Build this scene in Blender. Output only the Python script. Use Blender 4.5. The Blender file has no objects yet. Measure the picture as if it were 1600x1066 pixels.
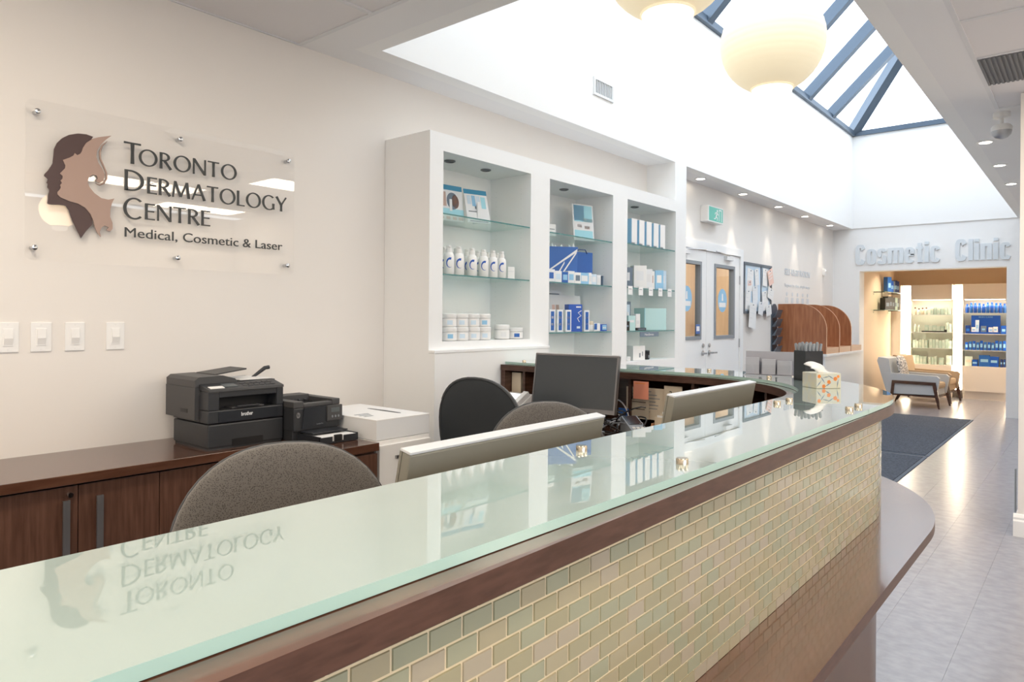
import bpy, bmesh, math, random
from mathutils import Matrix, Vector

random.seed(7)
SC = bpy.context.scene
COL = SC.collection
PI = math.pi

# ------------------------------------------------------------------ camera
FPX, YAW, ROLL, CYPX, CAMH = 1092.86, 0.696146, 0.007492, 495.84, 1.33
cam_d = bpy.data.cameras.new('camera'); cam = bpy.data.objects.new('camera', cam_d); COL.objects.link(cam)
_right = Vector((math.cos(YAW), math.sin(YAW), 0)); _fwd = Vector((-math.sin(YAW), math.cos(YAW), 0)); _up = Vector((0, 0, 1))
_r = _right * math.cos(ROLL) + _up * math.sin(ROLL); _u = -_right * math.sin(ROLL) + _up * math.cos(ROLL)
cam.matrix_world = Matrix(((_r.x, _u.x, -_fwd.x, 0), (_r.y, _u.y, -_fwd.y, 0), (_r.z, _u.z, -_fwd.z, CAMH), (0, 0, 0, 1)))
cam_d.sensor_width = 36; cam_d.lens = 36 * FPX / 1600; cam_d.shift_y = -(533 - CYPX) / 1600
cam_d.clip_start = 0.02; cam_d.clip_end = 200
SC.camera = cam

# ------------------------------------------------------------------ sky and light
SKY_STRENGTH = 2.65
w = bpy.data.worlds.new('sky'); SC.world = w; w.use_nodes = True
bg = w.node_tree.nodes['Background']; bg.inputs[0].default_value = (0.84, 0.92, 1.0, 1); bg.inputs[1].default_value = SKY_STRENGTH
pl = bpy.data.lights.new('skylight_portal', 'AREA'); pl.shape = 'RECTANGLE'; pl.size = 2.09; pl.size_y = 9.3
pl.cycles.is_portal = True
plo = bpy.data.objects.new('skylight_portal', pl); COL.objects.link(plo); plo.location = (-1.875, 7.05, 4.12)
pw = bpy.data.lights.new('fill_window_portal', 'AREA'); pw.shape = 'RECTANGLE'; pw.size = 2.15; pw.size_y = 5.1; pw.cycles.is_portal = True  # portal over the added side window
pwo = bpy.data.objects.new('fill_window_portal', pw); COL.objects.link(pwo); pwo.location = (3.48, -0.15, 1.375); pwo.rotation_euler = (0, math.radians(90), 0)
TROFFER = 9.2      # radiance of the ceiling light panels
POT_W = 12.0       # watts of a recessed downlight
STRIP = 8.0        # emission of the lit columns in the back room
LANTERN = 1.1
SC.view_settings.view_transform = 'Standard'; SC.view_settings.look = 'None'
SC.view_settings.exposure = 0.76; SC.view_settings.gamma = 1.0; SC.view_settings.use_curve_mapping = False
SC.cycles.caustics_reflective = False; SC.cycles.caustics_refractive = False
SC.cycles.diffuse_bounces = 6; SC.cycles.transparent_max_bounces = 16

# ------------------------------------------------------------------ materials
MATS = {}
def mat(name, col, rough=0.5, metal=0.0, spec=0.5, noise=None, bump=None, emit=None, estr=1.0, coat=0.0, coatr=0.05, sheen=0.0, alpha=None, trans=0.0):
    """noise = (scale, second colour, detail, (sx,sy,sz) stretch); bump = (scale, strength)"""
    m = bpy.data.materials.new(name); m.use_nodes = True; MATS[name] = m
    nt = m.node_tree; b = nt.nodes['Principled BSDF']
    b.inputs['Base Color'].default_value = (*col, 1); b.inputs['Roughness'].default_value = rough
    b.inputs['Metallic'].default_value = metal; b.inputs['Specular IOR Level'].default_value = spec
    b.inputs['Coat Weight'].default_value = coat; b.inputs['Coat Roughness'].default_value = coatr
    if sheen: b.inputs['Sheen Weight'].default_value = sheen
    if trans: b.inputs['Transmission Weight'].default_value = trans
    if emit:
        b.inputs['Emission Color'].default_value = (*emit, 1); b.inputs['Emission Strength'].default_value = estr
    if noise or bump:
        tc = nt.nodes.new('ShaderNodeTexCoord')
    if noise:
        sc, c2, det, st = noise
        mp = nt.nodes.new('ShaderNodeMapping'); mp.inputs['Scale'].default_value = st
        nz = nt.nodes.new('ShaderNodeTexNoise'); nz.inputs['Scale'].default_value = sc; nz.inputs['Detail'].default_value = det
        rp = nt.nodes.new('ShaderNodeValToRGB')
        rp.color_ramp.elements[0].position = 0.35; rp.color_ramp.elements[1].position = 0.65
        rp.color_ramp.elements[0].color = (*col, 1); rp.color_ramp.elements[1].color = (*c2, 1)
        nt.links.new(tc.outputs['Object'], mp.inputs[0]); nt.links.new(mp.outputs[0], nz.inputs['Vector'])
        nt.links.new(nz.outputs['Fac'], rp.inputs[0]); nt.links.new(rp.outputs[0], b.inputs['Base Color'])
    if bump:
        nz2 = nt.nodes.new('ShaderNodeTexNoise'); nz2.inputs['Scale'].default_value = bump[0]; nz2.inputs['Detail'].default_value = 2
        bp = nt.nodes.new('ShaderNodeBump'); bp.inputs['Strength'].default_value = bump[1]; bp.inputs['Distance'].default_value = 0.002
        nt.links.new(tc.outputs['Object'], nz2.inputs['Vector']); nt.links.new(nz2.outputs['Fac'], bp.inputs['Height'])
        nt.links.new(bp.outputs[0], b.inputs['Normal'])
    return m

def clear_glass(name, tint, ior=1.45, rough=0.0, gl=1.0):
    """thin pane: tinted transparency under a Fresnel reflection"""
    m = bpy.data.materials.new(name); m.use_nodes = True; MATS[name] = m
    nt = m.node_tree; nt.nodes.remove(nt.nodes['Principled BSDF']); out = nt.nodes['Material Output']
    t = nt.nodes.new('ShaderNodeBsdfTransparent'); t.inputs[0].default_value = (*tint, 1)
    g = nt.nodes.new('ShaderNodeBsdfGlossy'); g.inputs['Roughness'].default_value = rough; g.inputs[0].default_value = (gl, gl, gl, 1)
    f = nt.nodes.new('ShaderNodeFresnel'); f.inputs[0].default_value = ior
    mx = nt.nodes.new('ShaderNodeMixShader')
    ge = nt.nodes.new('ShaderNodeNewGeometry'); sb = nt.nodes.new('ShaderNodeMath'); sb.operation = 'SUBTRACT'; sb.inputs[0].default_value = 1.0; sb.use_clamp = True
    mu = nt.nodes.new('ShaderNodeMath'); mu.operation = 'MULTIPLY'; f.inputs[0].default_value = ior
    nt.links.new(ge.outputs['Backfacing'], sb.inputs[1]); nt.links.new(f.outputs[0], mu.inputs[0]); nt.links.new(sb.outputs[0], mu.inputs[1])
    nt.links.new(mu.outputs[0], mx.inputs[0]); nt.links.new(t.outputs[0], mx.inputs[1]); nt.links.new(g.outputs[0], mx.inputs[2])
    nt.links.new(mx.outputs[0], out.inputs[0])
    return m

mat('wall', (0.81, 0.77, 0.725), 0.75, bump=(180, 0.06))
mat('well', (0.86, 0.855, 0.84), 0.8)
mat('unit_white', (0.85, 0.85, 0.84), 0.45)
mat('ceiling', (0.82, 0.815, 0.815), 0.85)
mat('ceil_tile', (0.78, 0.76, 0.76), 0.9, bump=(400, 0.25))
mat('grid', (0.72, 0.72, 0.73), 0.5)
mat('wood', (0.066, 0.030, 0.019), 0.22, noise=(6, (0.098, 0.046, 0.030), 6, (1.2, 1.2, 14)), spec=0.5)
mat('wood_h', (0.075, 0.031, 0.018), 0.16, noise=(5, (0.105, 0.047, 0.029), 6, (9, 1.2, 9)), spec=0.5, coat=0.35, coatr=0.1)
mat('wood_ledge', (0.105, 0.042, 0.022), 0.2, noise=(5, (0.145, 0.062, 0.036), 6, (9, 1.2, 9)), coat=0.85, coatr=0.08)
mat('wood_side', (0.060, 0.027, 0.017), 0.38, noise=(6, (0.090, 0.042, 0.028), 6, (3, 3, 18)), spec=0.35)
mat('wood_door', (0.075, 0.033, 0.020), 0.38, noise=(7, (0.125, 0.060, 0.040), 6, (10, 10, 0.8)))
mat('dark_inside', (0.012, 0.008, 0.007), 0.6)
mat('carrel_wood', (0.30, 0.105, 0.045), 0.35, noise=(5, (0.42, 0.17, 0.075), 5, (8, 8, 0.8)))
mat('carrel_edge', (0.52, 0.27, 0.15), 0.4)
mat('glass_top', (0.415, 0.52, 0.50), 0.0, spec=0.7, coat=1.0, coatr=0.0)
mat('glass_edge', (0.40, 0.585, 0.525), 0.12, spec=0.6, emit=None)
mat('brass', (0.52, 0.46, 0.36), 0.22, metal=1.0)
mat('chrome', (0.62, 0.63, 0.65), 0.15, metal=1.0)
mat('steel', (0.50, 0.50, 0.51), 0.36, metal=1.0)
mat('steel_dark', (0.20, 0.20, 0.21), 0.35, metal=0.9)
mat('tile_green', (0.300, 0.298, 0.200), 0.13, spec=0.6)
mat('tile_beige', (0.345, 0.300, 0.192), 0.13, spec=0.6)
mat('tile_rose', (0.355, 0.305, 0.220), 0.13, spec=0.6)
mat('tile_olive', (0.315, 0.284, 0.176), 0.13, spec=0.6)
mat('grout', (0.66, 0.54, 0.35), 0.85)
mat('floor', (0.205, 0.205, 0.240), 0.28, coat=0.6, coatr=0.22, noise=(16, (0.275, 0.275, 0.315), 9, (1, 1.3, 1)), bump=(60, 0.05), spec=0.5)
mat('mat_carpet', (0.035, 0.042, 0.058), 0.95, noise=(60, (0.085, 0.10, 0.13), 4, (1, 1, 1)), bump=(300, 0.6))
mat('mat_edge', (0.10, 0.12, 0.15), 0.8)
mat('frame_blue', (0.085, 0.118, 0.160), 0.4, metal=0.3)
clear_glass('sky_glass', (0.97, 0.98, 1.0), 1.3, 0.0, 0.5)
clear_glass('shelf_glass', (0.86, 0.95, 0.93), 1.35)
mat('shelf_edge', (0.10, 0.24, 0.235), 0.15)
clear_glass('acrylic', (0.988, 0.988, 0.988), 1.45)
clear_glass('door_glass', (0.93, 0.95, 0.95), 1.3)
mat('sign_black', (0.028, 0.033, 0.036), 0.35)
mat('sign_brown', (0.075, 0.040, 0.037), 0.4)
mat('sign_pink', (0.40, 0.275, 0.225), 0.4)
mat('plastic_white', (0.82, 0.81, 0.79), 0.35)
mat('switch', (0.86, 0.85, 0.83), 0.35)
mat('printer', (0.030, 0.032, 0.036), 0.42, bump=(500, 0.1))
mat('printer_gray', (0.060, 0.059, 0.060), 0.5)
mat('printer_mid', (0.022, 0.025, 0.031), 0.3)
mat('black', (0.008, 0.008, 0.009), 0.4)
mat('screen_dark', (0.014, 0.018, 0.022), 0.18, spec=0.6)
mat('screen_gray', (0.052, 0.060, 0.068), 0.30)
mat('paper', (0.84, 0.83, 0.81), 0.7)
mat('paper_warm', (0.66, 0.57, 0.44), 0.7)
mat('paper_blue', (0.60, 0.72, 0.82), 0.7)
mat('paper_pink', (0.80, 0.55, 0.47), 0.7)
mat('card_white', (0.78, 0.79, 0.80), 0.6)
mat('chair_fabric', (0.080, 0.072, 0.066), 0.92, sheen=0.3)
mat('chair_shell', (0.022, 0.026, 0.030), 0.75, bump=(400, 0.2))
mat('chair_rim', (0.06, 0.063, 0.067), 0.7)
mat('monitor_back', (0.235, 0.225, 0.185), 0.42)
mat('monitor_silver', (0.72, 0.74, 0.76), 0.3, metal=0.2)
mat('lantern', (0.80, 0.68, 0.47), 0.8, emit=(1.0, 0.84, 0.58), estr=LANTERN * 0.20)
mat('lantern_lit', (0.80, 0.68, 0.47), 0.8, emit=(1.0, 0.70, 0.42), estr=4.5)
mat('lantern_bulb', (1, 1, 1), 0.5, emit=(1.0, 0.95, 0.84), estr=LANTERN * 0.8)
mat('troffer', (1, 1, 1), 0.6, emit=(1.0, 0.87, 0.70), estr=1.5)
mat('hall_fill', (1, 1, 1), 0.6, emit=(1.0, 0.95, 0.88), estr=4.5)  # glow of the panels added to brighten the hall
mat('pot_bulb', (1, 1, 1), 0.5, emit=(1.0, 0.90, 0.76), estr=9.0)
mat('strip', (1, 1, 1), 0.5, emit=(1.0, 0.84, 0.62), estr=STRIP)
mat('green_sign', (0.10, 0.42, 0.34), 0.4, emit=(0.16, 0.60, 0.48), estr=0.08)
mat('blue', (0.008, 0.085, 0.44), 0.35)
mat('blue_mid', (0.02, 0.12, 0.42), 0.35)
mat('blue_deep', (0.006, 0.03, 0.16), 0.35)
mat('blue_sky', (0.28, 0.53, 0.74), 0.45)
mat('blue_teal', (0.05, 0.28, 0.46), 0.5)
mat('cyan_lt', (0.36, 0.68, 0.78), 0.5)
mat('mint', (0.50, 0.72, 0.71), 0.5)
mat('sage', (0.42, 0.54, 0.47), 0.5)
mat('sage_lt', (0.55, 0.63, 0.55), 0.5)
mat('slate', (0.16, 0.21, 0.27), 0.5)
mat('tan', (0.60, 0.44, 0.29), 0.6, noise=(4, (0.66, 0.50, 0.34), 4, (6, 6, 0.6)))
mat('cream_wall', (0.72, 0.58, 0.43), 0.8)
mat('cream_panel', (0.78, 0.72, 0.65), 0.5)
mat('skin_a', (0.36, 0.20, 0.15), 0.6)
mat('skin_b', (0.55, 0.40, 0.34), 0.6)
mat('armchair_gray', (0.52, 0.54, 0.555), 0.95, bump=(300, 0.3))
mat('armchair_beige', (0.42, 0.32, 0.22), 0.95, bump=(300, 0.3))
mat('orange', (0.85, 0.27, 0.05), 0.6)
mat('sticky', (0.80, 0.30, 0.19), 0.7)
mat('box_floral', (0.56, 0.57, 0.53), 0.6, noise=(40, (0.62, 0.57, 0.42), 3, (1, 1, 1)))
mat('smoke_plastic', (0.10, 0.125, 0.155), 0.3)
mat('acrylic_gray', (0.42, 0.42, 0.46), 0.25)
mat('leaflet_gray', (0.47, 0.47, 0.51), 0.5)
mat('brush_gray', (0.23, 0.25, 0.27), 0.5)
mat('lettering', (0.69, 0.735, 0.765), 0.35)
mat('lettering_small', (0.62, 0.65, 0.68), 0.5)
mat('lcd', (0.55, 0.60, 0.60), 0.3, emit=(0.9, 0.97, 1.0), estr=0.8)
mat('lcd_off', (0.10, 0.115, 0.12), 0.3)
mat('grille_gray', (0.16, 0.165, 0.175), 0.6)
mat('vent_white', (0.74, 0.74, 0.74), 0.5)
mat('vent_dark', (0.26, 0.28, 0.30), 0.6)

for k_ in ('lantern', 'lantern_bulb', 'pot_bulb', 'green_sign', 'lcd', 'troffer', 'lantern_lit'): MATS[k_].cycles.emission_sampling = 'NONE'
for k_ in ('wood_ledge',): MATS[k_].node_tree.nodes['Principled BSDF'].inputs['Coat IOR'].default_value = 1.6
# dotted upholstery of the office chairs
def dotted():
    m = MATS['chair_fabric']; nt = m.node_tree; b = nt.nodes['Principled BSDF']
    tc = nt.nodes.new('ShaderNodeTexCoord'); vo = nt.nodes.new('ShaderNodeTexVoronoi'); vo.inputs['Scale'].default_value = 330
    rp = nt.nodes.new('ShaderNodeValToRGB'); rp.color_ramp.elements[0].position = 0.28; rp.color_ramp.elements[1].position = 0.42
    rp.color_ramp.elements[0].color = (0.040, 0.036, 0.033, 1); rp.color_ramp.elements[1].color = (0.118, 0.107, 0.097, 1)
    nt.links.new(tc.outputs['Object'], vo.inputs['Vector']); nt.links.new(vo.outputs['Distance'], rp.inputs[0])
    nt.links.new(rp.outputs[0], b.inputs['Base Color'])
dotted()

# ------------------------------------------------------------------ helpers
class MB:
    """collects geometry; build() links it as ONE mesh object"""
    def __init__(s): s.v = []; s.f = []; s.m = []
    def add(s, vs, fs, mi=0):
        o = len(s.v); s.v += [tuple(p) for p in vs]
        for f in fs: s.f.append([i + o for i in f]); s.m.append(mi)
        return s
    def box(s, x0, x1, y0, y1, z0, z1, mi=0, bev=0.0):
        if bev <= 0:
            vs = [(x0, y0, z0), (x1, y0, z0), (x1, y1, z0), (x0, y1, z0), (x0, y0, z1), (x1, y0, z1), (x1, y1, z1), (x0, y1, z1)]
            return s.add(vs, [(0, 3, 2, 1), (4, 5, 6, 7), (0, 1, 5, 4), (1, 2, 6, 5), (2, 3, 7, 6), (3, 0, 4, 7)], mi)
        bm = bmesh.new(); bmesh.ops.create_cube(bm, size=1)
        for q in bm.verts: q.co = ((x0 + x1) / 2 + q.co.x * (x1 - x0), (y0 + y1) / 2 + q.co.y * (y1 - y0), (z0 + z1) / 2 + q.co.z * (z1 - z0))
        bmesh.ops.bevel(bm, geom=list(bm.edges), offset=bev, segments=2, affect='EDGES', profile=0.6)
        return s.bm(bm, mi)
    def bm(s, bm, mi=0):
        bm.verts.ensure_lookup_table(); bm.verts.index_update()
        s.add([q.co for q in bm.verts], [[q.index for q in f.verts] for f in bm.faces], mi); bm.free(); return s
    def prism(s, poly, a0, a1, axis='z', mi=0, cap=True, side=None):
        """extrude a 2-D polygon. axis z: (x,y); axis x: (y,z); axis y: (x,z)"""
        n = len(poly)
        P = {'z': lambda p, a: (p[0], p[1], a), 'x': lambda p, a: (a, p[0], p[1]), 'y': lambda p, a: (p[0], a, p[1])}[axis]
        vs = [P(p, a0) for p in poly] + [P(p, a1) for p in poly]
        s.add(vs, [(i, (i + 1) % n, n + (i + 1) % n, n + i) for i in range(n)], mi if side is None else side)
        if cap: s.add(vs, [list(range(n))[::-1], [n + i for i in range(n)]], mi)
        return s
    def lathe(s, prof, n=20, c=(0, 0, 0), mi=0, axis='z'):
        vs = []; fs = []
        for r, z in prof:
            for k in range(n):
                a = 2 * PI * k / n; p = (r * math.cos(a), r * math.sin(a), z)
                if axis == 'x': p = (p[2], p[0], p[1])
                if axis == 'y': p = (p[1], p[2], p[0])
                vs.append((p[0] + c[0], p[1] + c[1], p[2] + c[2]))
        for j in range(len(prof) - 1):
            for k in range(n):
                fs.append((j * n + k, j * n + (k + 1) % n, (j + 1) * n + (k + 1) % n, (j + 1) * n + k))
        fs.append(list(range(n))[::-1]); fs.append([(len(prof) - 1) * n + k for k in range(n)])
        return s.add(vs, fs, mi)
    def tube(s, pts, r, n=8, mi=0):
        pts = [Vector(p) for p in pts]; vs = []; fs = []
        for i, p in enumerate(pts):
            d = (pts[min(i + 1, len(pts) - 1)] - pts[max(i - 1, 0)]).normalized()
            a = d.cross(Vector((0, 0, 1)) if abs(d.z) < 0.9 else Vector((1, 0, 0))).normalized(); b = d.cross(a)
            rr = r[i] if isinstance(r, (list, tuple)) else r
            for k in range(n):
                t = 2 * PI * k / n; vs.append(p + a * rr * math.cos(t) + b * rr * math.sin(t))
        for i in range(len(pts) - 1):
            for k in range(n): fs.append((i * n + k, i * n + (k + 1) % n, (i + 1) * n + (k + 1) % n, (i + 1) * n + k))
        fs.append(list(range(n))[::-1]); fs.append([(len(pts) - 1) * n + k for k in range(n)])
        return s.add(vs, fs, mi)
    def mesh(s, name, mats, smooth=None):
        me = bpy.data.meshes.new(name); me.from_pydata(s.v, [], s.f)
        for m in (mats if isinstance(mats, (list, tuple)) else [mats]): me.materials.append(MATS[m] if isinstance(m, str) else m)
        for p, mi in zip(me.polygons, s.m): p.material_index = mi
        bm = bmesh.new(); bm.from_mesh(me); bmesh.ops.recalc_face_normals(bm, faces=bm.faces); bm.to_mesh(me); bm.free()
        if smooth is not None:
            me.polygons.foreach_set('use_smooth', [True] * len(me.polygons)); me.set_sharp_from_angle(angle=math.radians(smooth))
        me.update(); return me
    def build(s, name, mats, parent=None, smooth=None, loc=None):
        return link(name, s.mesh(name, mats, smooth), parent, loc)

def link(name, me, parent=None, loc=None):
    o = bpy.data.objects.new(name, me); COL.objects.link(o)
    if parent: o.parent = parent
    if loc: o.location = loc
    return o
def tag(o, label=None, cat=None, group=None, kind=None):
    if label: o['label'] = label
    if cat: o['category'] = cat
    if group: o['group'] = group
    if kind: o['kind'] = kind
    return o
def empty(name, loc=(0, 0, 0), rz=0.0, label=None, cat=None, group=None):
    o = bpy.data.objects.new(name, None); COL.objects.link(o); o.location = loc; o.rotation_euler = (0, 0, rz); o.empty_display_size = 0.1
    return tag(o, label, cat, group)
def copy_tree(o, parent=None):
    c = o.copy(); COL.objects.link(c); c.parent = parent
    for ch in [q for q in list(o.children)]: copy_tree(ch, c)
    return c
def struct(name, mb, m, parent=None, smooth=None):
    o = mb.build(name, m, parent, smooth)
    if not parent: o['kind'] = 'structure'
    return o
def B(x0, x1, y0, y1, z0, z1, bev=0.0): return MB().box(x0, x1, y0, y1, z0, z1, 0, bev)

_FONT = {}
def text_mb(body, height, xs=1.0, plane='yz', at=(0, 0, 0), depth=0.003, bold=0.0, space=1.0, width=None):
    """flat or slightly raised lettering from the built-in font. plane yz faces +X, xz faces -Y"""
    cu = bpy.data.curves.new('t', 'FONT'); cu.body = body; cu.size = 1; cu.offset = bold; cu.space_character = space; cu.resolution_u = 4
    cu.extrude = 0.0
    ob = bpy.data.objects.new('t', cu); COL.objects.link(ob)
    dg = bpy.context.evaluated_depsgraph_get(); dg.update()
    me = bpy.data.meshes.new_from_object(ob.evaluated_get(dg)); bpy.data.objects.remove(ob); bpy.data.curves.remove(cu)
    xsv = [v.co.x for v in me.vertices]; cap = 0.73
    k = height / cap; kx = k * xs
    if width: kx = width / (max(xsv) - min(xsv))
    bm = bmesh.new(); bm.from_mesh(me); bpy.data.meshes.remove(me)
    ret = bmesh.ops.extrude_face_region(bm, geom=bm.faces[:])
    for q in ret['geom']:
        if isinstance(q, bmesh.types.BMVert): q.co.z += 1
    x0 = min(xsv)
    for q in bm.verts:
        a = (q.co.x - x0) * kx; b = q.co.y * k; d = q.co.z * depth
        q.co = (at[0] + d, at[1] + a, at[2] + b) if plane == 'yz' else (at[0] + a, at[1] - d, at[2] + b)
    return MB().bm(bm)

def polyfill(poly, a0, a1, axis='x'):
    return MB().prism(poly, a0, a1, axis)
# ------------------------------------------------------------------ the setting
WX, CZ = -3.2, 2.74
SX0, SX1, SY0, SY1, SZ = -2.92, -0.83, 2.40, 11.70, 4.17      # skylight well
XR, YB, YF = 3.5, -3.0, 5.33

fl = struct('floor', B(-3.3, 3.6, -3.1, 14.6, -0.12, -0.003), 'floor')
fm = MATS['floor']
x = -3.3 + 0.075
edges = [-3.3] + [(-3.3 + 0.35 + 0.28 * i) for i in range(0, 23)] + [3.5]
for a, b in zip(edges[:-1], edges[1:]):
    B(a + 0.0004, b - 0.0004, -3.0, 14.4, -0.003, 0.0).build('floor_strip', 'floor', fl)

# left wall with an opening for the double door, and a hall beyond it
DY0, DY1, DZ = 6.14, 7.97, 2.07
wl = MB(); wl.box(WX - 0.1, WX, YB, DY0, 0, CZ); wl.box(WX - 0.1, WX, DY1, SY1 + 0.1, 0, CZ); wl.box(WX - 0.1, WX, DY0, DY1, DZ, CZ)
struct('wall_left', wl, 'wall')
struct('wall_back', B(WX - 0.1, XR + 0.1, YB - 0.1, YB, 0, CZ), 'wall')
WY0, WY1, WZ0, WZ1 = -2.7, 2.4, 0.30, 2.45
m = MB(); m.box(XR, XR + 0.1, YB, WY0, 0, CZ); m.box(XR, XR + 0.1, WY1, YF, 0, CZ); m.box(XR, XR + 0.1, WY0, WY1, 0, WZ0); m.box(XR, XR + 0.1, WY0, WY1, WZ1, CZ); struct('wall_right', m, 'wall')
w2 = empty('fill_window', (XR + 0.05, -0.15, 1.375)); w2['kind'] = 'structure'; w2['label'] = 'wide unseen window added for side light on the counter front'  # invented out-of-view window, added as fill for the tile front and ceiling
hy, hz = (WY1 - WY0) / 2, (WZ1 - WZ0) / 2
m = MB(); m.box(-0.04, 0.04, -hy, hy, -hz, -hz + 0.06); m.box(-0.04, 0.04, -hy, hy, hz - 0.06, hz)
for k in range(5): yy = -hy + 0.03 + (2 * hy - 0.06) * k / 4; m.box(-0.04, 0.04, yy - 0.03, yy + 0.03, -hz + 0.06, hz - 0.06)
m.build('window_frame', 'frame_blue', w2)
for k in range(4): a = -hy + 0.03 + (2 * hy - 0.06) * k / 4; B(-0.004, 0.004, a + 0.03, a + (2 * hy - 0.06) / 4 - 0.03, -hz + 0.06, hz - 0.06).build('pane', 'sky_glass', w2)
mat('pavement', (0.32, 0.32, 0.31), 0.9, noise=(3, (0.38, 0.38, 0.37), 5, (1, 1, 1)))
struct('ground', B(3.6, 40, -40, 45, -0.3, -0.15), 'pavement')
wp = MB(); wp.box(-0.367, XR + 0.1, YF, YF + 0.15, 0, CZ); wp.box(-0.367, -0.25, YF + 0.15, SY1 + 0.02, 0, CZ)
struct('wall_corridor', wp, 'wall')
# tall moulded baseboard of the corridor wall
bb = MB()
for pr in ([(0.0, 0.0), (0.022, 0.0), (0.022, 0.095), (0.016, 0.105), (0.016, 0.118), (0.008, 0.135), (0.0, 0.14)],):
    bb.prism([(YF - d, z) for d, z in pr], -0.389, XR, 'x')
    bb.prism([(-0.367 - d, z) for d, z in pr], YF + 0.0005, SY1, 'y')
struct('baseboard_right', bb, 'plastic_white')
bl = MB()
bl.prism([(WX, 0), (WX + 0.015, 0), (WX + 0.015, 0.09), (WX, 0.1)], DY1 + 0.08, SY1, 'y'); struct('baseboard_left', bl, 'plastic_white')

# hall behind the doors
hl = MB(); hl.box(-4.9, -4.8, 5.2, 10.4, 0, 2.5); hl.box(-4.8, WX - 0.1, 5.2, 5.3, 0, 2.5); hl.box(-4.8, WX - 0.1, 10.3, 10.4, 0, 2.5)
hw = struct('wall_hall', hl, 'tan')
for k in range(9): B(-4.8, -4.785, 5.32 + k * 0.55, 5.32 + k * 0.55 + 0.54, 0.02, 2.2).build('panel', 'tan', hw)
struct('ceiling_hall', B(-4.9, WX - 0.1, 5.2, 10.4, 2.45, 2.55), 'ceiling')
struct('floor_hall', B(-4.9, WX - 0.1, 5.2, 10.4, -0.12, 0.0), 'floor')
for hy_, hlab in ((7.2, 'nearer unseen light panel added to brighten the hall behind the double doors'), (9.2, 'farther unseen light panel added to brighten the hall behind the double doors')):
  hp = empty('hall_fill_light', (-4.1, hy_, 2.45), 0, hlab, 'light')  # unseen panels, added so the hall shows bright through the door windows
  B(-0.3, 0.3, -0.9, 0.9, -0.03, 0).build('frame', 'grid', hp); B(-0.27, 0.27, -0.87, 0.87, -0.036, -0.03).build('diffuser', 'hall_fill', hp)

# ceiling: plaster borders, hung tiles
cm = MB()
cm.box(WX - 0.1, SX0 - 0.1, 2.08, SY1 + 0.1, CZ, CZ + 0.12)
cm.box(SX0 - 0.1, -0.515, 2.08, SY0 - 0.1, CZ, CZ + 0.12)
cm.box(SX1 + 0.1, -0.515, SY0 - 0.1, 5.63, CZ, CZ + 0.12)
cm.box(SX1 + 0.1, -0.25, 5.63, SY1 + 0.1, CZ, CZ + 0.12)
cm.box(WX - 0.1, XR + 0.1, YB - 0.1, 2.08, CZ + 0.05, CZ + 0.12)
cm.box(-0.515, XR + 0.1, 2.08, 5.63, CZ + 0.05, CZ + 0.12)
ceil = struct('ceiling', cm, 'ceiling')
GX1 = [-3.2 + 0.598 * i for i in range(12)]; GY1 = [2.08 - 1.2 * i for i in range(5)]
GX2 = [-0.515 + 0.605 * i for i in range(7)]; GY2 = [2.08, 2.68, 3.28, 3.885, 4.49, 5.04, 5.63]
TROFF = []
def tile_grid(GX, GY, skip):
    gm = MB()
    for i in range(len(GX) - 1):
        for j in range(len(GY) - 1):
            y0, y1 = sorted((GY[j], GY[j + 1]))
            if (i, j) in skip: continue
            B(GX[i] + 0.012, GX[i + 1] - 0.012, y0 + 0.012, y1 - 0.012, CZ + 0.004, CZ + 0.02).build('ceiling_tile', 'ceil_tile', ceil)
    for gx in GX: gm.box(gx - 0.012, gx + 0.012, min(GY), max(GY), CZ - 0.0016, CZ + 0.03)
    for gy in GY: gm.box(min(GX), max(GX), gy - 0.012, gy + 0.012, CZ - 0.0012, CZ + 0.03)
    gm.build('ceiling_grid', 'grid', ceil)
tro1 = [(2, 1), (2, 3), (6, 1), (6, 3), (9, 2)]
tro2 = [(1, 3), (1, 4), (3, 1), (3, 2), (5, 3), (5, 4)]
tile_grid(GX1, GY1, tro1); tile_grid(GX2, GY2, tro2 + [(0, 4)])
def troffer(x0, x1, y0, y1, label):
    t = empty('ceiling_light', ((x0 + x1) / 2, (y0 + y1) / 2, CZ), 0, label, 'light', 'recessed ceiling light panels')
    hx, hy = (x1 - x0) / 2 - 0.013, (y1 - y0) / 2 - 0.013
    f = MB(); f.box(-hx, hx, -hy, -hy + 0.03, -0.004, 0.03); f.box(-hx, hx, hy - 0.03, hy, -0.004, 0.03); f.box(-hx, -hx + 0.03, -hy + 0.03, hy - 0.03, -0.004, 0.03); f.box(hx - 0.03, hx, -hy + 0.03, hy - 0.03, -0.004, 0.03)
    f.build('frame', 'grid', t); B(-hx + 0.03, hx - 0.03, -hy + 0.03, hy - 0.03, 0.0, 0.02).build('diffuser', 'troffer', t)
    ld = bpy.data.lights.new('tubes', 'AREA'); ld.shape = 'RECTANGLE'; ld.size = 2 * hx - 0.07; ld.size_y = 2 * hy - 0.07; ld.color = (1.0, 0.87, 0.70)
    ld.energy = TROFFER * ld.size * ld.size_y * PI; lo = bpy.data.objects.new('tubes', ld); COL.objects.link(lo); lo.parent = t; lo.location = (0, 0, -0.001)
for i, j in tro1: troffer(GX1[i], GX1[i + 1], GY1[j + 1], GY1[j], 'lit fluorescent ceiling panel above the reception desk, out of the picture')
troffer(GX2[1], GX2[2], GY2[3], GY2[5], 'lit ceiling panel at the top right corner beside the dark grille')
troffer(GX2[3], GX2[4], GY2[1], GY2[3], 'lit ceiling panel over the waiting area, out of the picture'); troffer(GX2[5], GX2[6], GY2[3], GY2[5], 'lit ceiling panel over the waiting area, out of the picture')

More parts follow.
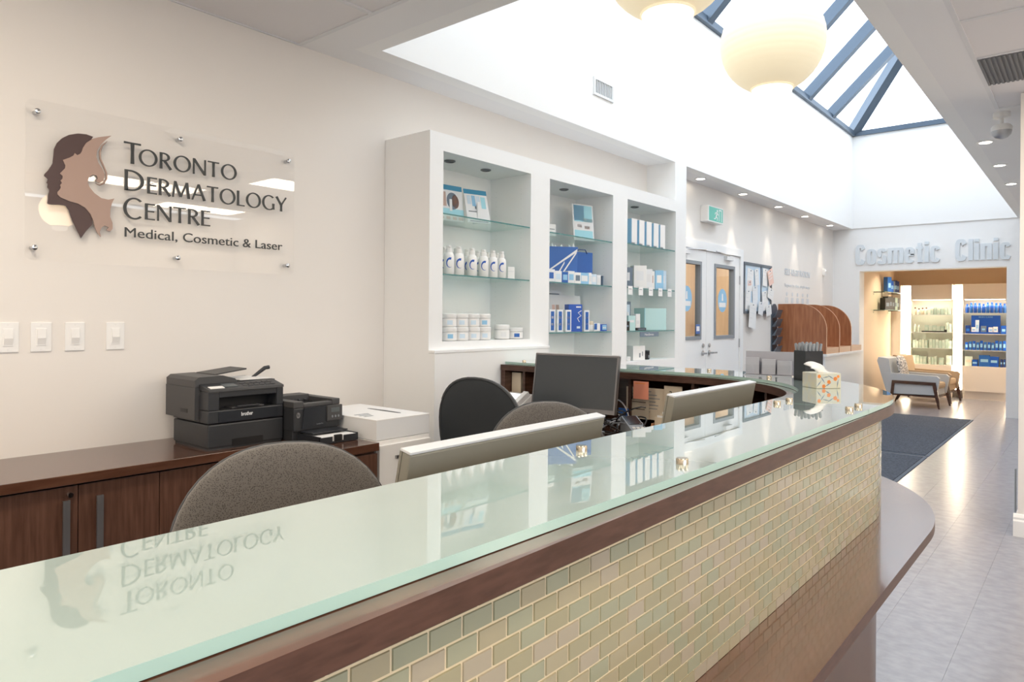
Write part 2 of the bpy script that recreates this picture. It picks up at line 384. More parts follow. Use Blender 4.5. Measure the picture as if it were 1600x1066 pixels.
# ribbed dark return grille in the ceiling
rg = empty('ceiling_grille', (GX2[0], GY2[4], CZ), 0, 'dark grey ribbed air grille set in the white tile ceiling', 'vent')
f = MB(); f.box(0.0, 0.605, 0, 0.55, 0.0, 0.02); f.build('backing', 'grille_gray', rg)
for k in range(26): B(0.012 + k * 0.0228, 0.012 + k * 0.0228 + 0.012, 0.012, 0.538, -0.006, 0.001).build('slat', 'grille_gray', rg)

# skylight well walls
wm = MB(); wm.box(SX0 - 0.1, SX0, SY0 - 0.1, SY1 + 0.1, CZ + 0.12, SZ); struct('wall_well_left', MB().box(SX0 - 0.1, SX0, SY0 - 0.1, SY1 + 0.1, CZ, SZ), 'well')
struct('wall_well_right', MB().box(SX1, SX1 + 0.1, SY0 - 0.1, SY1 + 0.1, CZ, SZ), 'well')
struct('wall_well_near', MB().box(SX0, SX1, SY0 - 0.1, SY0, CZ, SZ), 'well')
struct('wall_well_far', MB().box(SX0, SX1, SY1, SY1 + 0.1, CZ, SZ), 'well')

# hipped glass skylight
sky = empty('window_1', (0, 0, SZ)); sky['kind'] = 'structure'; sky['label'] = 'hipped glass skylight with slate blue metal glazing bars'
XM = (SX0 + SX1) / 2; RISE = 1.02; HALF = (SX1 - SX0) / 2; RY0, RY1 = SY0 + HALF, SY1 - HALF
def bar(p, q, wdt, dep, name='glazing_bar'):
    p, q = Vector(p), Vector(q); d = (q - p).normalized(); s = d.cross(Vector((0, 0, 1))).normalized(); u = s.cross(d)
    m = MB(); vs = []
    for e in (p, q):
        for a, b in ((-1, -1), (1, -1), (1, 1), (-1, 1)): vs.append(e + s * (wdt / 2 * a) + u * (dep / 2 * b))
    m.add(vs, [(0, 1, 2, 3), (4, 5, 6, 7), (0, 1, 5, 4), (1, 2, 6, 5), (2, 3, 7, 6), (3, 0, 4, 7)])
    return m.build(name, 'frame_blue', sky)
curb = 0.05
for p, q in (((SX0, SY0, 0.03), (SX0, SY1, 0.03)), ((SX1, SY0, 0.03), (SX1, SY1, 0.03)), ((SX0, SY0, 0.03), (SX1, SY0, 0.03)), ((SX0, SY1, 0.03), (SX1, SY1, 0.03))):
    bar(p, q, 0.09, 0.07, 'curb_rail')
bar((XM, RY0, RISE + 0.04), (XM, RY1, RISE + 0.04), 0.1, 0.12, 'ridge_bar')
for cx, cy, ry in ((SX0, SY0, RY0), (SX1, SY0, RY0), (SX0, SY1, RY1), (SX1, SY1, RY1)):
    bar((cx, cy, 0.06), (XM, ry, RISE + 0.04), 0.13, 0.15, 'hip_bar')
RAFT = [3.36, 4.34, 5.36, 6.384, 7.40, 8.42, 9.447, 10.50]
for y in RAFT:
    for sx in (SX0, SX1): bar((sx, y, 0.06), (XM, y, RISE + 0.04), 0.105, 0.13, 'rafter')
def pane(pts): MB().add(pts, [list(range(len(pts)))]).build('pane', 'sky_glass', sky)
ys = [SY0] + RAFT + [SY1]
for sx in (SX0, SX1):
    for a, b in zip(ys[:-1], ys[1:]):
        ta = (max(a, RY0) if a < RY0 else min(a, RY1)); tb = min(max(b, RY0), RY1)
        pts = [(sx, a, 0.11), (sx, b, 0.11), (XM, tb, RISE + 0.11)]
        if abs(ta - tb) > 1e-4: pts.append((XM, ta, RISE + 0.11))
        pane(pts)
pane([(SX0, SY0, 0.11), (SX1, SY0, 0.11), (XM, RY0, RISE + 0.11)]); pane([(SX0, SY1, 0.11), (SX1, SY1, 0.11), (XM, RY1, RISE + 0.11)])

# pier beside the display unit
struct('trim_1', B(WX, SX0 + 0.004, 5.766, 5.99, 0, CZ + 0.003), 'well')

# header with the lettering and the portal to the back room
PX0, PX1, PY, PZ = -2.81, -0.95, 11.72, 2.08
hm = MB(); hm.box(WX - 0.1, -0.25, PY, PY + 0.28, PZ, CZ); hm.box(WX - 0.1, PX0, PY, PY + 0.28, 0, PZ); hm.box(PX1, -0.25, PY, PY + 0.28, 0, PZ)
struct('wall_far', hm, 'well')

# back room
R2X0, R2X1, R2Y = -2.83, -0.55, 14.45
struct('wall_room_left', B(R2X0 - 0.1, R2X0, PY + 0.28, R2Y, 0, 2.6), 'cream_wall')
struct('wall_room_back', B(R2X0 - 0.1, R2X1 + 0.1, R2Y, R2Y + 0.1, 0, 2.6), 'cream_wall')
struct('wall_room_right', B(R2X1, R2X1 + 0.1, PY + 0.28, R2Y, 0, 2.6), 'cream_wall')
struct('ceiling_room', B(R2X0 - 0.1, R2X1 + 0.1, PY + 0.28, R2Y + 0.1, 2.5, 2.6), 'cream_wall')

# recessed downlights, each a ring, a lamp and its beam
def pot(x, y, z, label, r=0.045, watt=None, group='recessed ceiling downlights', blend=0.5, ang=44):
    t = empty('downlight', (x, y, z), 0, label, 'light', group)
    MB().lathe([(r * 1.35, 0.001), (r * 1.35, -0.004), (r, -0.007), (r * 0.92, -0.001), (r * 0.92, 0.001)], 20).build('ring', 'plastic_white', t, 40)
    MB().lathe([(r * 0.9, 0.0), (r * 0.9, -0.0035), (r * 0.5, -0.005)], 20).build('lamp', 'pot_bulb', t, 40)
    ld = bpy.data.lights.new('beam', 'SPOT'); ld.energy = POT_W if watt is None else watt; ld.spot_size = math.radians(ang); ld.spot_blend = blend; ld.shadow_soft_size = 0.03; ld.color = (1.0, 0.86, 0.68)
    lo = bpy.data.objects.new('beam', ld); COL.objects.link(lo); lo.parent = t; lo.location = (0, 0, -0.012)
    return t
for k, y in enumerate((6.61, 7.71, 8.85, 9.89, 11.06)):
    pot(-3.065, y, CZ, ['left soffit downlight nearest the display unit pier', 'left soffit downlight above the double doors', 'left soffit downlight above the pinboard', 'left soffit downlight above the wooden carrels', 'left soffit downlight nearest the far header'][k])
for k, y in enumerate((6.62, 7.68, 8.79)):
    pot(-0.68, y, CZ, ['right ceiling downlight nearest the dome camera', 'middle downlight of the right ceiling strip', 'farthest downlight of the right ceiling strip'][k])

# supply grille high on the well wall
g = empty('wall_grille', (SX0, 4.565, 3.083), 0, 'small white louvred air grille high on the skylight well wall', 'vent')
f = MB(); hy, hz = 0.14, 0.068
f.box(0, 0.012, -hy, hy, -hz, -hz + 0.018); f.box(0, 0.012, -hy, hy, hz - 0.018, hz); f.box(0, 0.012, -hy, -hy + 0.018, -hz + 0.018, hz - 0.018); f.box(0, 0.012, hy - 0.018, hy, -hz + 0.018, hz - 0.018); f.build('frame', 'vent_white', g)
B(0.0005, 0.002, -hy + 0.012, hy - 0.012, -hz + 0.012, hz - 0.012).build('backing', 'vent_dark', g)
for k in range(11): B(0.002, 0.009, -0.12 + k * 0.0235, -0.12 + k * 0.0235 + 0.006, -0.05, 0.05).build('louvre', 'vent_white', g)

# dome camera under the right ceiling
dc = empty('security_camera', (-0.50, 5.75, 2.62), 0, 'white dome security camera on a bracket under the right ceiling', 'camera')
MB().lathe([(0.05, 0.12), (0.05, 0.085), (0.012, 0.08), (0.012, 0.03)], 16).build('bracket', 'plastic_white', dc, 40)
MB().lathe([(0.012, 0.04), (0.05, 0.035), (0.062, 0.02), (0.062, -0.005)], 20).build('housing', 'plastic_white', dc, 40)
MB().lathe([(0.06, -0.005), (0.055, -0.03), (0.035, -0.05), (0.008, -0.06)], 20).build('dome', 'steel', dc, 60)

# lanterns hanging in the well, and one over the waiting area that the sign reflects
def lantern(x, y, z, R, label, top, shade='lantern'):
    t = empty('paper_lantern', (x, y, z), 0, label, 'lamp', 'round paper lanterns')
    prof = []
    n = 60
    for i in range(n + 1):
        a = -1.16 + (1.16 + 1.3) * i / n
        prof.append((R * math.cos(a) * (1 + (0.006 if i % 3 == 0 else 0)), R * 0.99 * math.sin(a)))
    m = MB(); vs = []; N = 48
    for r, zz in prof: vs += [(r * math.cos(2 * PI * k / N), r * math.sin(2 * PI * k / N), zz) for k in range(N)]
    fs = [(j * N + k, j * N + (k + 1) % N, (j + 1) * N + (k + 1) % N, (j + 1) * N + k) for j in range(n) for k in range(N)]
    m.add(vs, fs).build('shade', shade, t, 60)
    zb = prof[0][1]; rb = prof[0][0]
    MB().lathe([(rb * 1.02, zb + 0.004), (rb * 1.04, zb - 0.008), (rb * 0.98, zb - 0.01)], 40).build('rim', 'lantern', t, 40)
    MB().lathe([(rb * 0.99, zb + 0.01), (rb * 0.93, zb - 0.035), (rb * 0.6, zb - 0.05), (0.01, zb - 0.055)], 40).build('bulb_cover', 'lantern_bulb', t, 60)
    MB().tube([(0, 0, R * 0.95), (0, 0, top - z)], 0.004, 6).build('cord', 'plastic_white', t)
lantern(-1.875, 5.26, 3.40, 0.374, 'big round cream paper lantern in full view below the skylight', SZ + RISE)
lantern(-1.875, 3.60, 3.40, 0.374, 'round cream paper lantern cut off by the top edge of the picture', SZ + RISE)
lantern(2.0, 2.58, 2.42, 0.185, 'small round lantern seen only mirrored in the clear wall sign', CZ + 0.004, 'lantern_lit')
# ------------------------------------------------------------------ reception counter
CX, CYY = -1.54, 2.55                      # centre of the rounded end
CY_START, CX_END = -0.6, -2.765
def cpath(R, n=40, y0=CY_START, x1=CX_END):
    pts = [(CX + R, y0), (CX + R, CYY)]
    pts += [(CX + R * math.cos(PI / 2 * k / n), CYY + R * math.sin(PI / 2 * k / n)) for k in range(1, n + 1)]
    pts.append((x1, CYY + R)); return pts
def band(R0, R1, z0, z1, n=40, y0=CY_START, x1=CX_END, arc=True, straight=True, mi_side=0):
    """a strip of the counter's plan between two offsets"""
    if arc and straight: a, b = cpath(R0, n, y0, x1), cpath(R1, n, y0, x1)
    m = MB(); N = len(a)
    vs = [(p[0], p[1], z0) for p in a] + [(p[0], p[1], z0) for p in b] + [(p[0], p[1], z1) for p in a] + [(p[0], p[1], z1) for p in b]
    top, side = [], []
    for i in range(N - 1):
        top += [(2 * N + i, 2 * N + i + 1, 3 * N + i + 1, 3 * N + i), (i, N + i, N + i + 1, i + 1)]
        side += [(i, i + 1, 2 * N + i + 1, 2 * N + i), (N + i, 3 * N + i, 3 * N + i + 1, N + i + 1)]
    side += [(0, 2 * N, 3 * N, N), (N - 1, 2 * N - 1, 4 * N - 1, 3 * N - 1)]
    m.add(vs, top, 0); m.v = m.v; o = 0
    for f in side: m.f.append(list(f)); m.m.append(mi_side)
    return m

rc = empty('reception_counter', (0, 0, 0), 0, 'curved reception counter with glass brick tile front and dark wood trim', 'counter')
WT0, WT1, BZ = 1.0105, 1.0443, 0.66
band(0.655, 1.017, WT0, WT1, mi_side=1).build('wood_top', ['wood_ledge', 'wood_side'], rc, 30)
band(0.945, 0.975, BZ - 0.02, WT0).build('tile_backing', ['grout'], rc, 30)
band(0.93, 0.945, 0.02, WT0).build('inner_lining', 'wood', rc, 30)
band(0.955, 1.14, BZ - 0.030, BZ, mi_side=1).build('ledge', ['wood_ledge', 'wood_side'], rc, 30)
band(0.95, 0.965, 0.0, BZ - 0.03).build('base_panel', 'wood', rc, 30)
# glass bricks: 300 that show largest are parts, the others one joined part
TP, TH, TL, TT = 0.0535, 0.0272, 0.0500, 0.0240
TM = ['tile_green', 'tile_beige', 'tile_rose', 'tile_olive']
def tile_mb(h, l=TL):
    m = MB(); e = 0.0007; t = 0.0018; a, b = l / 2, h
    vs = [(0, -a, 0), (0, a, 0), (0, a, b), (0, -a, b), (t, -a + e, e), (t, a - e, e), (t, a - e, b - e), (t, -a + e, b - e)]
    return m.add(vs, [(4, 5, 6, 7), (0, 1, 5, 4), (1, 2, 6, 5), (2, 3, 7, 6), (3, 0, 4, 7)])
TME = [tile_mb(TT).mesh('tile', m) for m in TM]; nrow = 12
LASTH = (WT0 - nrow * TH) - BZ - 0.001
RT = 0.9752
def spot(s):
    L0 = CYY - CY_START; LA = PI / 2 * RT
    if s < L0: return (CX + RT, CY_START + s, 0.0)
    if s < L0 + LA: a = (s - L0) / RT; return (CX + RT * math.cos(a), CYY + RT * math.sin(a), a)
    return (CX - (s - L0 - LA), CYY + RT, PI / 2)
Ltot = (CYY - CY_START) + PI / 2 * RT + (CX - CX_END)
cands = []
for r in range(nrow + 1):
    z = WT0 - (r + 1) * TH + 0.0015 if r < nrow else BZ + 0.0005
    off = (0.0 if r % 2 else TP / 2) + 0.0118
    for k in range(int(Ltot / TP)):
        s = off + k * TP + TP / 2
        if s > Ltot - TP / 2: continue
        x, y, a = spot(s); mi = random.choices(range(4), [5, 5, 4, 4])[0]
        v = Vector((x, y, z + TT / 2)) - Vector((0, 0, CAMH)); dpt = v.dot(_fwd)
        px = 800 + FPX * v.dot(_r) / max(dpt, 0.01); py = CYPX - FPX * v.dot(_u) / max(dpt, 0.01)
        inn = dpt > 0.1 and -10 < px < 1610 and py < 1075 and v.dot(Vector((math.cos(a), math.sin(a), 0))) < 0 and r < nrow
        cands.append((0 if inn else 1, dpt, x, y, z, a, mi, r))
cands.sort(key=lambda c: (c[0], c[1]))
tf = MB()
for i, (o_, d_, x, y, z, a, mi, r) in enumerate(cands):
    if i < 300:
        o = bpy.data.objects.new('tile', TME[mi]); COL.objects.link(o); o.parent = rc; o.location = (x, y, z); o.rotation_euler = (0, 0, a)
    else:
        t = tile_mb(TT if r < nrow else LASTH); ca, sa = math.cos(a), math.sin(a)
        tf.add([(x + p[0] * ca - p[1] * sa, y + p[0] * sa + p[1] * ca, z + p[2]) for p in t.v], t.f, mi)
tfo = tf.build('tile_field', TM, rc); tfo['kind'] = 'stuff'

# cubbyholes under the far arm and behind the front
for k in range(9):
    a = PI / 2 * (k / 5.0) if k < 6 else None
    m = MB()
    if k < 6:
        ca, sa = math.cos(a), math.sin(a); R0, R1 = 0.70, 0.93; t = 0.008
        m.add([(CX + R * ca - s * t * sa, CYY + R * sa + s * t * ca, z) for z in (0.74, WT0) for R, s in ((R0, -1), (R1, -1), (R1, 1), (R0, 1))], [(0, 1, 2, 3), (4, 5, 6, 7), (0, 1, 5, 4), (1, 2, 6, 5), (2, 3, 7, 6), (3, 0, 4, 7)])
    else:
        xx = CX - 0.36 * (k - 5); m.box(xx - 0.008, xx + 0.008, CYY + 0.70, CYY + 0.93, 0.74, WT0)
    m.build('divider', 'wood', rc)
B(CX_END, CX_END + 0.03, CYY + 0.66, CYY + 0.945, 0.0, WT0).build('end_panel', 'wood', rc)
B(CX + 0.22, CX + 0.95, CY_START, CY_START + 0.03, 0.0, WT0).build('end_panel', 'wood', rc)

dk = empty('desk_worktop', (0, 0, 0), 0, 'low dark desk surface running inside the curved counter', 'desk')
band(0.24, 0.925, 0.712, 0.739).build('top', 'wood_h', dk, 30)
for y in (-0.3, 0.36, 1.33, 2.22): B(CX + 0.30, CX + 0.92, y, y + 0.025, 0.0, 0.712).build('support', 'wood', dk)
B(-2.74, -2.715, CYY + 0.30, CYY + 0.92, 0.0, 0.712).build('support', 'wood', dk)

# glass slabs on standoffs
def slab(name, label, mb, studs):
    t = empty(name, (0, 0, 0), 0, label, 'glass counter', 'glass slabs of the reception counter')
    mb.build('slab', ['glass_top', 'glass_edge'], t, 30)
    for x, y in studs:
        s = MB(); s.lathe([(0.0105, WT1), (0.0105, 1.0455)], 20, (x, y, 0)); s.build('standoff', 'brass', t, 40)
        c = MB(); c.lathe([(0.0115, 1.0590), (0.0115, 1.0685), (0.0105, 1.070), (0.001, 1.0702)], 24, (x, y, 0)); c.build('stud_cap', 'brass', t, 40)
G0, G1 = 1.0455, 1.0590
a = MB().prism([(-0.905, CY_START), (-0.584, CY_START), (-0.526, 2.309), (-0.840, 2.309)], G0, G1, 'z', 0, True, 1)
slab('glass_countertop', 'long straight frosted glass slab nearest the camera on the counter', a, [(-0.80, 0.11), (-0.59, 0.13), (-0.803, 1.185), (-0.591, 1.205), (-0.782, 2.26), (-0.567, 2.257)])
slab('glass_countertop', 'curved frosted glass slab rounding the far end of the counter', band(0.698, 1.014, G0, G1, 48, 2.312, CX_END, mi_side=1),
     [(-0.780, 2.369), (-0.567, 2.362), (-1.155, 3.23), (-1.54, 3.44), (-2.66, 3.30), (-2.66, 3.46), (-2.1, 3.30)])

# ------------------------------------------------------------------ things on the counter
tb = empty('tissue_box', (-0.815, 2.925, G1), math.radians(50), 'tissue box printed with orange flowers on the glass counter', 'tissue box')
B(-0.062, 0.045, -0.02, 0.075, 0.0, 0.060, 0.003).build('carton', 'box_floral', tb)
for px, pz, r in ((-0.05, 0.048, 0.0075), (-0.03, 0.009, 0.008), (-0.008, 0.026, 0.008), (0.020, 0.038, 0.0085), (0.032, 0.047, 0.006)):
    fl_ = MB()
    for k in range(5):
        an = 2 * PI * k / 5; fl_.prism([(px + r * 0.55 * math.cos(an) + r * 0.5 * math.cos(q * PI / 4), pz + r * 0.55 * math.sin(an) + r * 0.5 * math.sin(q * PI / 4)) for q in range(8)], -0.0205, -0.0195, 'y')
    fo_ = fl_.build('flower_print', 'orange', tb)
sl = MB()
for px, pz, ang in ((-0.05, 0.02, 0.9), (-0.035, 0.035, 2.2), (-0.012, 0.015, 0.5), (0.0, 0.045, 2.6), (0.03, 0.02, 1.4), (-0.02, 0.045, 0.2)):
    c, s = math.cos(ang) * 0.018, math.sin(ang) * 0.018
    sl.prism([(px - c, pz - s), (px + s * 0.12, pz - c * 0.12), (px + c, pz + s), (px - s * 0.12, pz + c * 0.12)], -0.0203, -0.0197, 'y')
sl.build('stem_print', 'slate', tb)['kind'] = 'stuff'
# paper tissue pulled out, a folded curling sheet
ts = MB(); n = 14; vs = []
for i in range(n + 1):
    u = i / n; zt = 0.062 + 0.042 * math.sin(u * 2.3); zb = 0.056 + (0.045 * (u - 0.45) if u > 0.45 else 0)
    for j in range(7):
        q = j / 6; vs.append((0.025 - 0.105 * u + 0.006 * math.sin(5 * q), 0.022 + 0.012 * math.sin(5 * u + 2 * q) - 0.022 * u * (1 - q), zb + (zt - zb) * q + 0.003 * math.sin(9 * u)))
ts.add(vs, [(i * 7 + j, i * 7 + j + 1, (i + 1) * 7 + j + 1, (i + 1) * 7 + j) for i in range(n) for j in range(6)])
o = ts.build('tissue', 'paper', tb, 60); md = o.modifiers.new('solid', 'SOLIDIFY'); md.thickness = 0.004

pc = empty('pen_cup', (-0.985, 3.24, G1), 0.9, 'black pen cup packed with grey pens beside the tissue box', 'pen cup')
cu = MB(); w_, h_ = 0.043, 0.132
for x0, x1, y0, y1 in ((-w_, w_, -w_, -w_ + 0.004), (-w_, w_, w_ - 0.004, w_), (-w_, -w_ + 0.004, -w_ + 0.004, w_ - 0.004), (w_ - 0.004, w_, -w_ + 0.004, w_ - 0.004)): cu.box(x0, x1, y0, y1, 0, h_)
cu.box(-w_, w_, -w_, w_, 0, 0.006); cu.build('cup', 'black', pc)
for k in range(20):
    x, y = -0.031 + 0.0155 * (k % 5), -0.03 + 0.02 * (k // 5); dx, dy = x * 0.22, y * 0.22; zt = h_ + random.uniform(0.024, 0.038)
    p = empty('pen', (pc.location.x, pc.location.y, G1), 0.9, 'grey pen standing in the black pen cup on the counter', 'pen', 'grey pens in the black cup')
    MB().tube([(x * 0.8, y * 0.8, 0.008), (x + dx * 0.5, y + dy * 0.5, zt - 0.035)], 0.0052, 7).build('barrel', 'brush_gray', p, 50)
    MB().tube([(x + dx * 0.5, y + dy * 0.5, zt - 0.035), (x + dx, y + dy, zt), (x + dx * 1.02, y + dy * 1.02, zt + 0.004)], [0.0062, 0.0062, 0.003], 7).build('cap', 'brush_gray', p, 50)

bh = empty('brochure_holder', (-1.20, 3.39, G1), math.radians(10), 'clear grey acrylic brochure holder on the far glass counter', 'holder')
B(-0.12, 0.10, 0.0, 0.004, 0.002, 0.115).build('back_plate', 'acrylic_gray', bh)
B(-0.12, 0.10, -0.06, 0.0, 0.0, 0.004).build('foot', 'acrylic_gray', bh)
B(-0.12, 0.10, -0.045, -0.042, 0.004, 0.052).build('front_plate', 'acrylic', bh)
for x0, sh in ((-0.115, 0), (-0.04, 1), (0.03, 2)):
    b = B(x0, x0 + 0.062, -0.03, -0.010, 0.006, 0.085 - 0.006 * sh)
    p = b.build('leaflet_stack', 'leaflet_gray')
    p.location = bh.location; p.rotation_euler = bh.rotation_euler
    tag(p, ['leftmost', 'middle', 'rightmost'][sh] + ' white leaflet stack in the acrylic brochure holder', 'leaflets', 'leaflets in the holder')
# ------------------------------------------------------------------ wall sign
SGX = WX + 0.035
sg = empty('wall_sign', (WX, 1.45, 1.85), 0, 'clear acrylic wall sign with twin profile emblem and dark lettering', 'sign')
def W(o): o.location = (-WX, -1.45, -1.85); return o       # children given in world numbers
y0, y1, z0, z1, rr = 0.862, 2.038, 1.537, 2.165, 0.03
pl_ = []
for cx, cz, a0 in ((y1 - rr, z1 - rr, 0), (y0 + rr, z1 - rr, 90), (y0 + rr, z0 + rr, 180), (y1 - rr, z0 + rr, 270)):
    pl_ += [(cx + rr * math.cos(math.radians(a0 + 18 * k)), cz + rr * math.sin(math.radians(a0 + 18 * k))) for k in range(6)]
W(MB().prism(pl_, SGX - 0.009, SGX - 0.003, 'x').build('panel', 'acrylic', sg))
for sy, sz in ((0.900, 2.118), (1.454, 2.120), (2.003, 2.118), (0.893, 1.587), (1.446, 1.585), (2.001, 1.585)):
    W(MB().lathe([(0.0085, WX), (0.0085, SGX - 0.009)], 14, (0, sy, sz), 0, 'x').build('standoff', 'chrome', sg, 40))
    W(MB().lathe([(0.0105, SGX - 0.003), (0.0105, SGX + 0.004), (0.008, SGX + 0.006)], 16, (0, sy, sz), 0, 'x').build('cap', 'chrome', sg, 40))
dark = [(1.097,2.058),(1.071,2.063),(1.041,2.06),(1.009,2.048),(0.985,2.03),(0.967,2.007),(0.957,1.981),(0.955,1.949),(0.953,1.925),(0.947,1.912),(0.936,1.892),(0.925,1.877),(0.924,1.87),(0.932,1.864),(0.937,1.859),(0.935,1.851),(0.932,1.845),(0.937,1.841),(0.936,1.834),(0.935,1.827),(0.94,1.822),(0.942,1.815),(0.94,1.806),(0.938,1.796),(0.938,1.781),(0.936,1.765),(0.941,1.761),(0.953,1.762),(0.979,1.764),(1.0,1.763),(1.011,1.746),(1.016,1.727),(1.026,1.7),(1.04,1.669),(1.055,1.638),(1.073,1.668),(1.097,1.699),(1.094,1.745),(1.07,1.816),(1.06,1.905),(1.066,2.004)]
pink = [(1.165,2.076),(1.138,2.067),(1.115,2.059),(1.093,2.048),(1.071,2.028),(1.058,2.004),(1.055,1.991),(1.049,1.979),(1.038,1.971),(1.029,1.978),(1.025,1.968),(1.013,1.958),(0.999,1.95),(0.987,1.943),(0.991,1.933),(0.996,1.923),(0.995,1.911),(0.984,1.897),(0.977,1.887),(0.987,1.878),(0.986,1.868),(0.979,1.859),(0.984,1.851),(0.978,1.841),(0.981,1.832),(0.976,1.822),(0.969,1.813),(0.969,1.804),(0.979,1.793),(1.011,1.782),(1.043,1.776),(1.069,1.762),(1.088,1.739),(1.099,1.712),(1.106,1.684),(1.114,1.664),(1.128,1.649),(1.123,1.669),(1.129,1.689),(1.142,1.698),(1.156,1.692),(1.148,1.68),(1.162,1.675),(1.172,1.688),(1.171,1.712),(1.162,1.737),(1.163,1.769),(1.169,1.795),(1.178,1.815),(1.155,1.807),(1.128,1.81),(1.102,1.827),(1.083,1.849),(1.076,1.871),(1.081,1.89),(1.094,1.901),(1.109,1.901),(1.114,1.89),(1.107,1.878),(1.12,1.871),(1.135,1.882),(1.141,1.908),(1.131,1.931),(1.116,1.953),(1.108,1.977),(1.11,2.001),(1.123,2.029),(1.142,2.053)]
e1 = W(polyfill(dark, SGX - 0.003, SGX + 0.001).build('emblem_dark', 'sign_brown', sg)); e1['label'] = 'dark brown face profile'
e2 = W(polyfill(pink, SGX - 0.001, SGX + 0.005).build('emblem_light', 'sign_pink', sg)); e2['label'] = 'rose beige face profile with wavy hair'
curl = [(1.150, 2.050), (1.131, 2.028), (1.122, 2.0), (1.124, 1.972), (1.136, 1.945), (1.147, 1.918), (1.148, 1.893), (1.138, 1.873), (1.122, 1.863), (1.106, 1.868)]
W(MB().tube([(SGX + 0.001, a, b) for a, b in curl], [0.001, 0.003, 0.004, 0.004, 0.004, 0.004, 0.004, 0.004, 0.003, 0.001], 6).build('hair_strand', 'sign_pink', sg, 60))

# humanist capitals with thick and thin strokes, unit cap height
def Q(p, q, w0, w1=None):
    w1 = w0 if w1 is None else w1; d = (Vector(q) - Vector(p)).normalized(); n = Vector((-d.y, d.x))
    f = 1.14; mid = (Vector(p) + Vector(q)) / 2
    P = [Vector(p) + n * w0 / 2 * f, mid + n * (w0 + w1) / 4 * 0.92, Vector(q) + n * w1 / 2 * f, Vector(q) - n * w1 / 2 * f, mid - n * (w0 + w1) / 4 * 0.92, Vector(p) - n * w0 / 2 * f]
    return [[(v.x, v.y) for v in P]]
def RG(cx, cy, rx, ry, tw, th, a0=0, a1=360, n=28):
    out = []
    for k in range(n):
        A = [math.radians(a0 + (a1 - a0) * (k + e) / n) for e in (0, 1)]
        out.append([(cx + rx * math.cos(A[0]), cy + ry * math.sin(A[0])), (cx + rx * math.cos(A[1]), cy + ry * math.sin(A[1])),
                    (cx + (rx - tw) * math.cos(A[1]), cy + (ry - th) * math.sin(A[1])), (cx + (rx - tw) * math.cos(A[0]), cy + (ry - th) * math.sin(A[0]))])
    return out
S, T_ = 0.125, 0.075
GL = {
 'T': (0.66, Q((0, 1 - T_ / 2), (0.66, 1 - T_ / 2), T_) + Q((0.33, 0), (0.33, 0.98), S)),
 'O': (0.96, RG(0.48, 0.5, 0.48, 0.52, S, T_)),
 'R': (0.62, Q((0.07, 0), (0.07, 1), S) + RG(0.2, 0.735, 0.34, 0.265, S, T_, -90, 90) + Q((0.07, 1 - T_ / 2), (0.22, 1 - T_ / 2), T_) + Q((0.07, 0.47 + T_ / 2), (0.22, 0.47 + T_ / 2), T_) + Q((0.26, 0.5), (0.60, 0.0), S)),
 'N': (0.74, Q((0.045, 0), (0.045, 1), 0.08) + Q((0.05, 0.97), (0.69, 0.03), S) + Q((0.695, 0), (0.695, 1), 0.08)),
 'D': (0.80, Q((0.07, 0), (0.07, 1), S) + RG(0.24, 0.5, 0.56, 0.5, S, T_, -90, 90) + Q((0.07, 1 - T_ / 2), (0.26, 1 - T_ / 2), T_) + Q((0.07, T_ / 2), (0.26, T_ / 2), T_)),
 'E': (0.50, Q((0.07, 0), (0.07, 1), S) + Q((0.07, 1 - T_ / 2), (0.50, 1 - T_ / 2), T_) + Q((0.07, 0.52), (0.46, 0.52), T_) + Q((0.07, T_ / 2), (0.50, T_ / 2), T_)),
 'M': (0.98, Q((0.04, 0), (0.15, 1), 0.08) + Q((0.15, 0.98), (0.47, 0.08), S) + Q((0.47, 0.06), (0.80, 0.98), 0.08) + Q((0.80, 1), (0.92, 0), S)),
 'A': (0.78, Q((0.03, 0), (0.38, 1), 0.08) + Q((0.38, 1), (0.74, 0), S) + Q((0.15, 0.33), (0.60, 0.33), T_)),
 'L': (0.48, Q((0.07, 0), (0.07, 1), S) + Q((0.07, T_ / 2), (0.48, T_ / 2), T_)),
 'G': (0.84, RG(0.46, 0.5, 0.46, 0.52, S, T_, 48, 318) + Q((0.75, 0.06), (0.75, 0.46), S)),
 'Y': (0.70, Q((0.35, 0), (0.35, 0.48), S) + Q((0.35, 0.44), (0.02, 1), S) + Q((0.35, 0.44), (0.68, 1), 0.08)),
 'C': (0.76, RG(0.46, 0.5, 0.46, 0.52, S, T_, 48, 312)),
}
def word(txt, y0, y1, z0, z1, gap=0.12):
    wid = sum(GL[c][0] for c in txt) + gap * (len(txt) - 1); k = (y1 - y0) / wid; h = z1 - z0; x = 0
    for c in txt:
        m = MB()
        for i, poly in enumerate(GL[c][1]): m.prism([(y0 + (x + p[0]) * k, z0 + p[1] * h) for p in poly], SGX - 0.003, SGX + 0.0022 + 0.0001 * (i % 5), 'x')
        W(m.build('letter', 'sign_black', sg)); x += GL[c][0] + gap
word('T', 1.216, 1.284, 1.973, 2.064); word('ORONTO', 1.276, 1.722, 1.974, 2.045)
word('D', 1.219, 1.298, 1.857, 1.946); word('ERMATOLOGY', 1.312, 1.990, 1.856, 1.928, 0.1)
word('C', 1.215, 1.289, 1.738, 1.828); word('ENTRE', 1.303, 1.593, 1.742, 1.812)
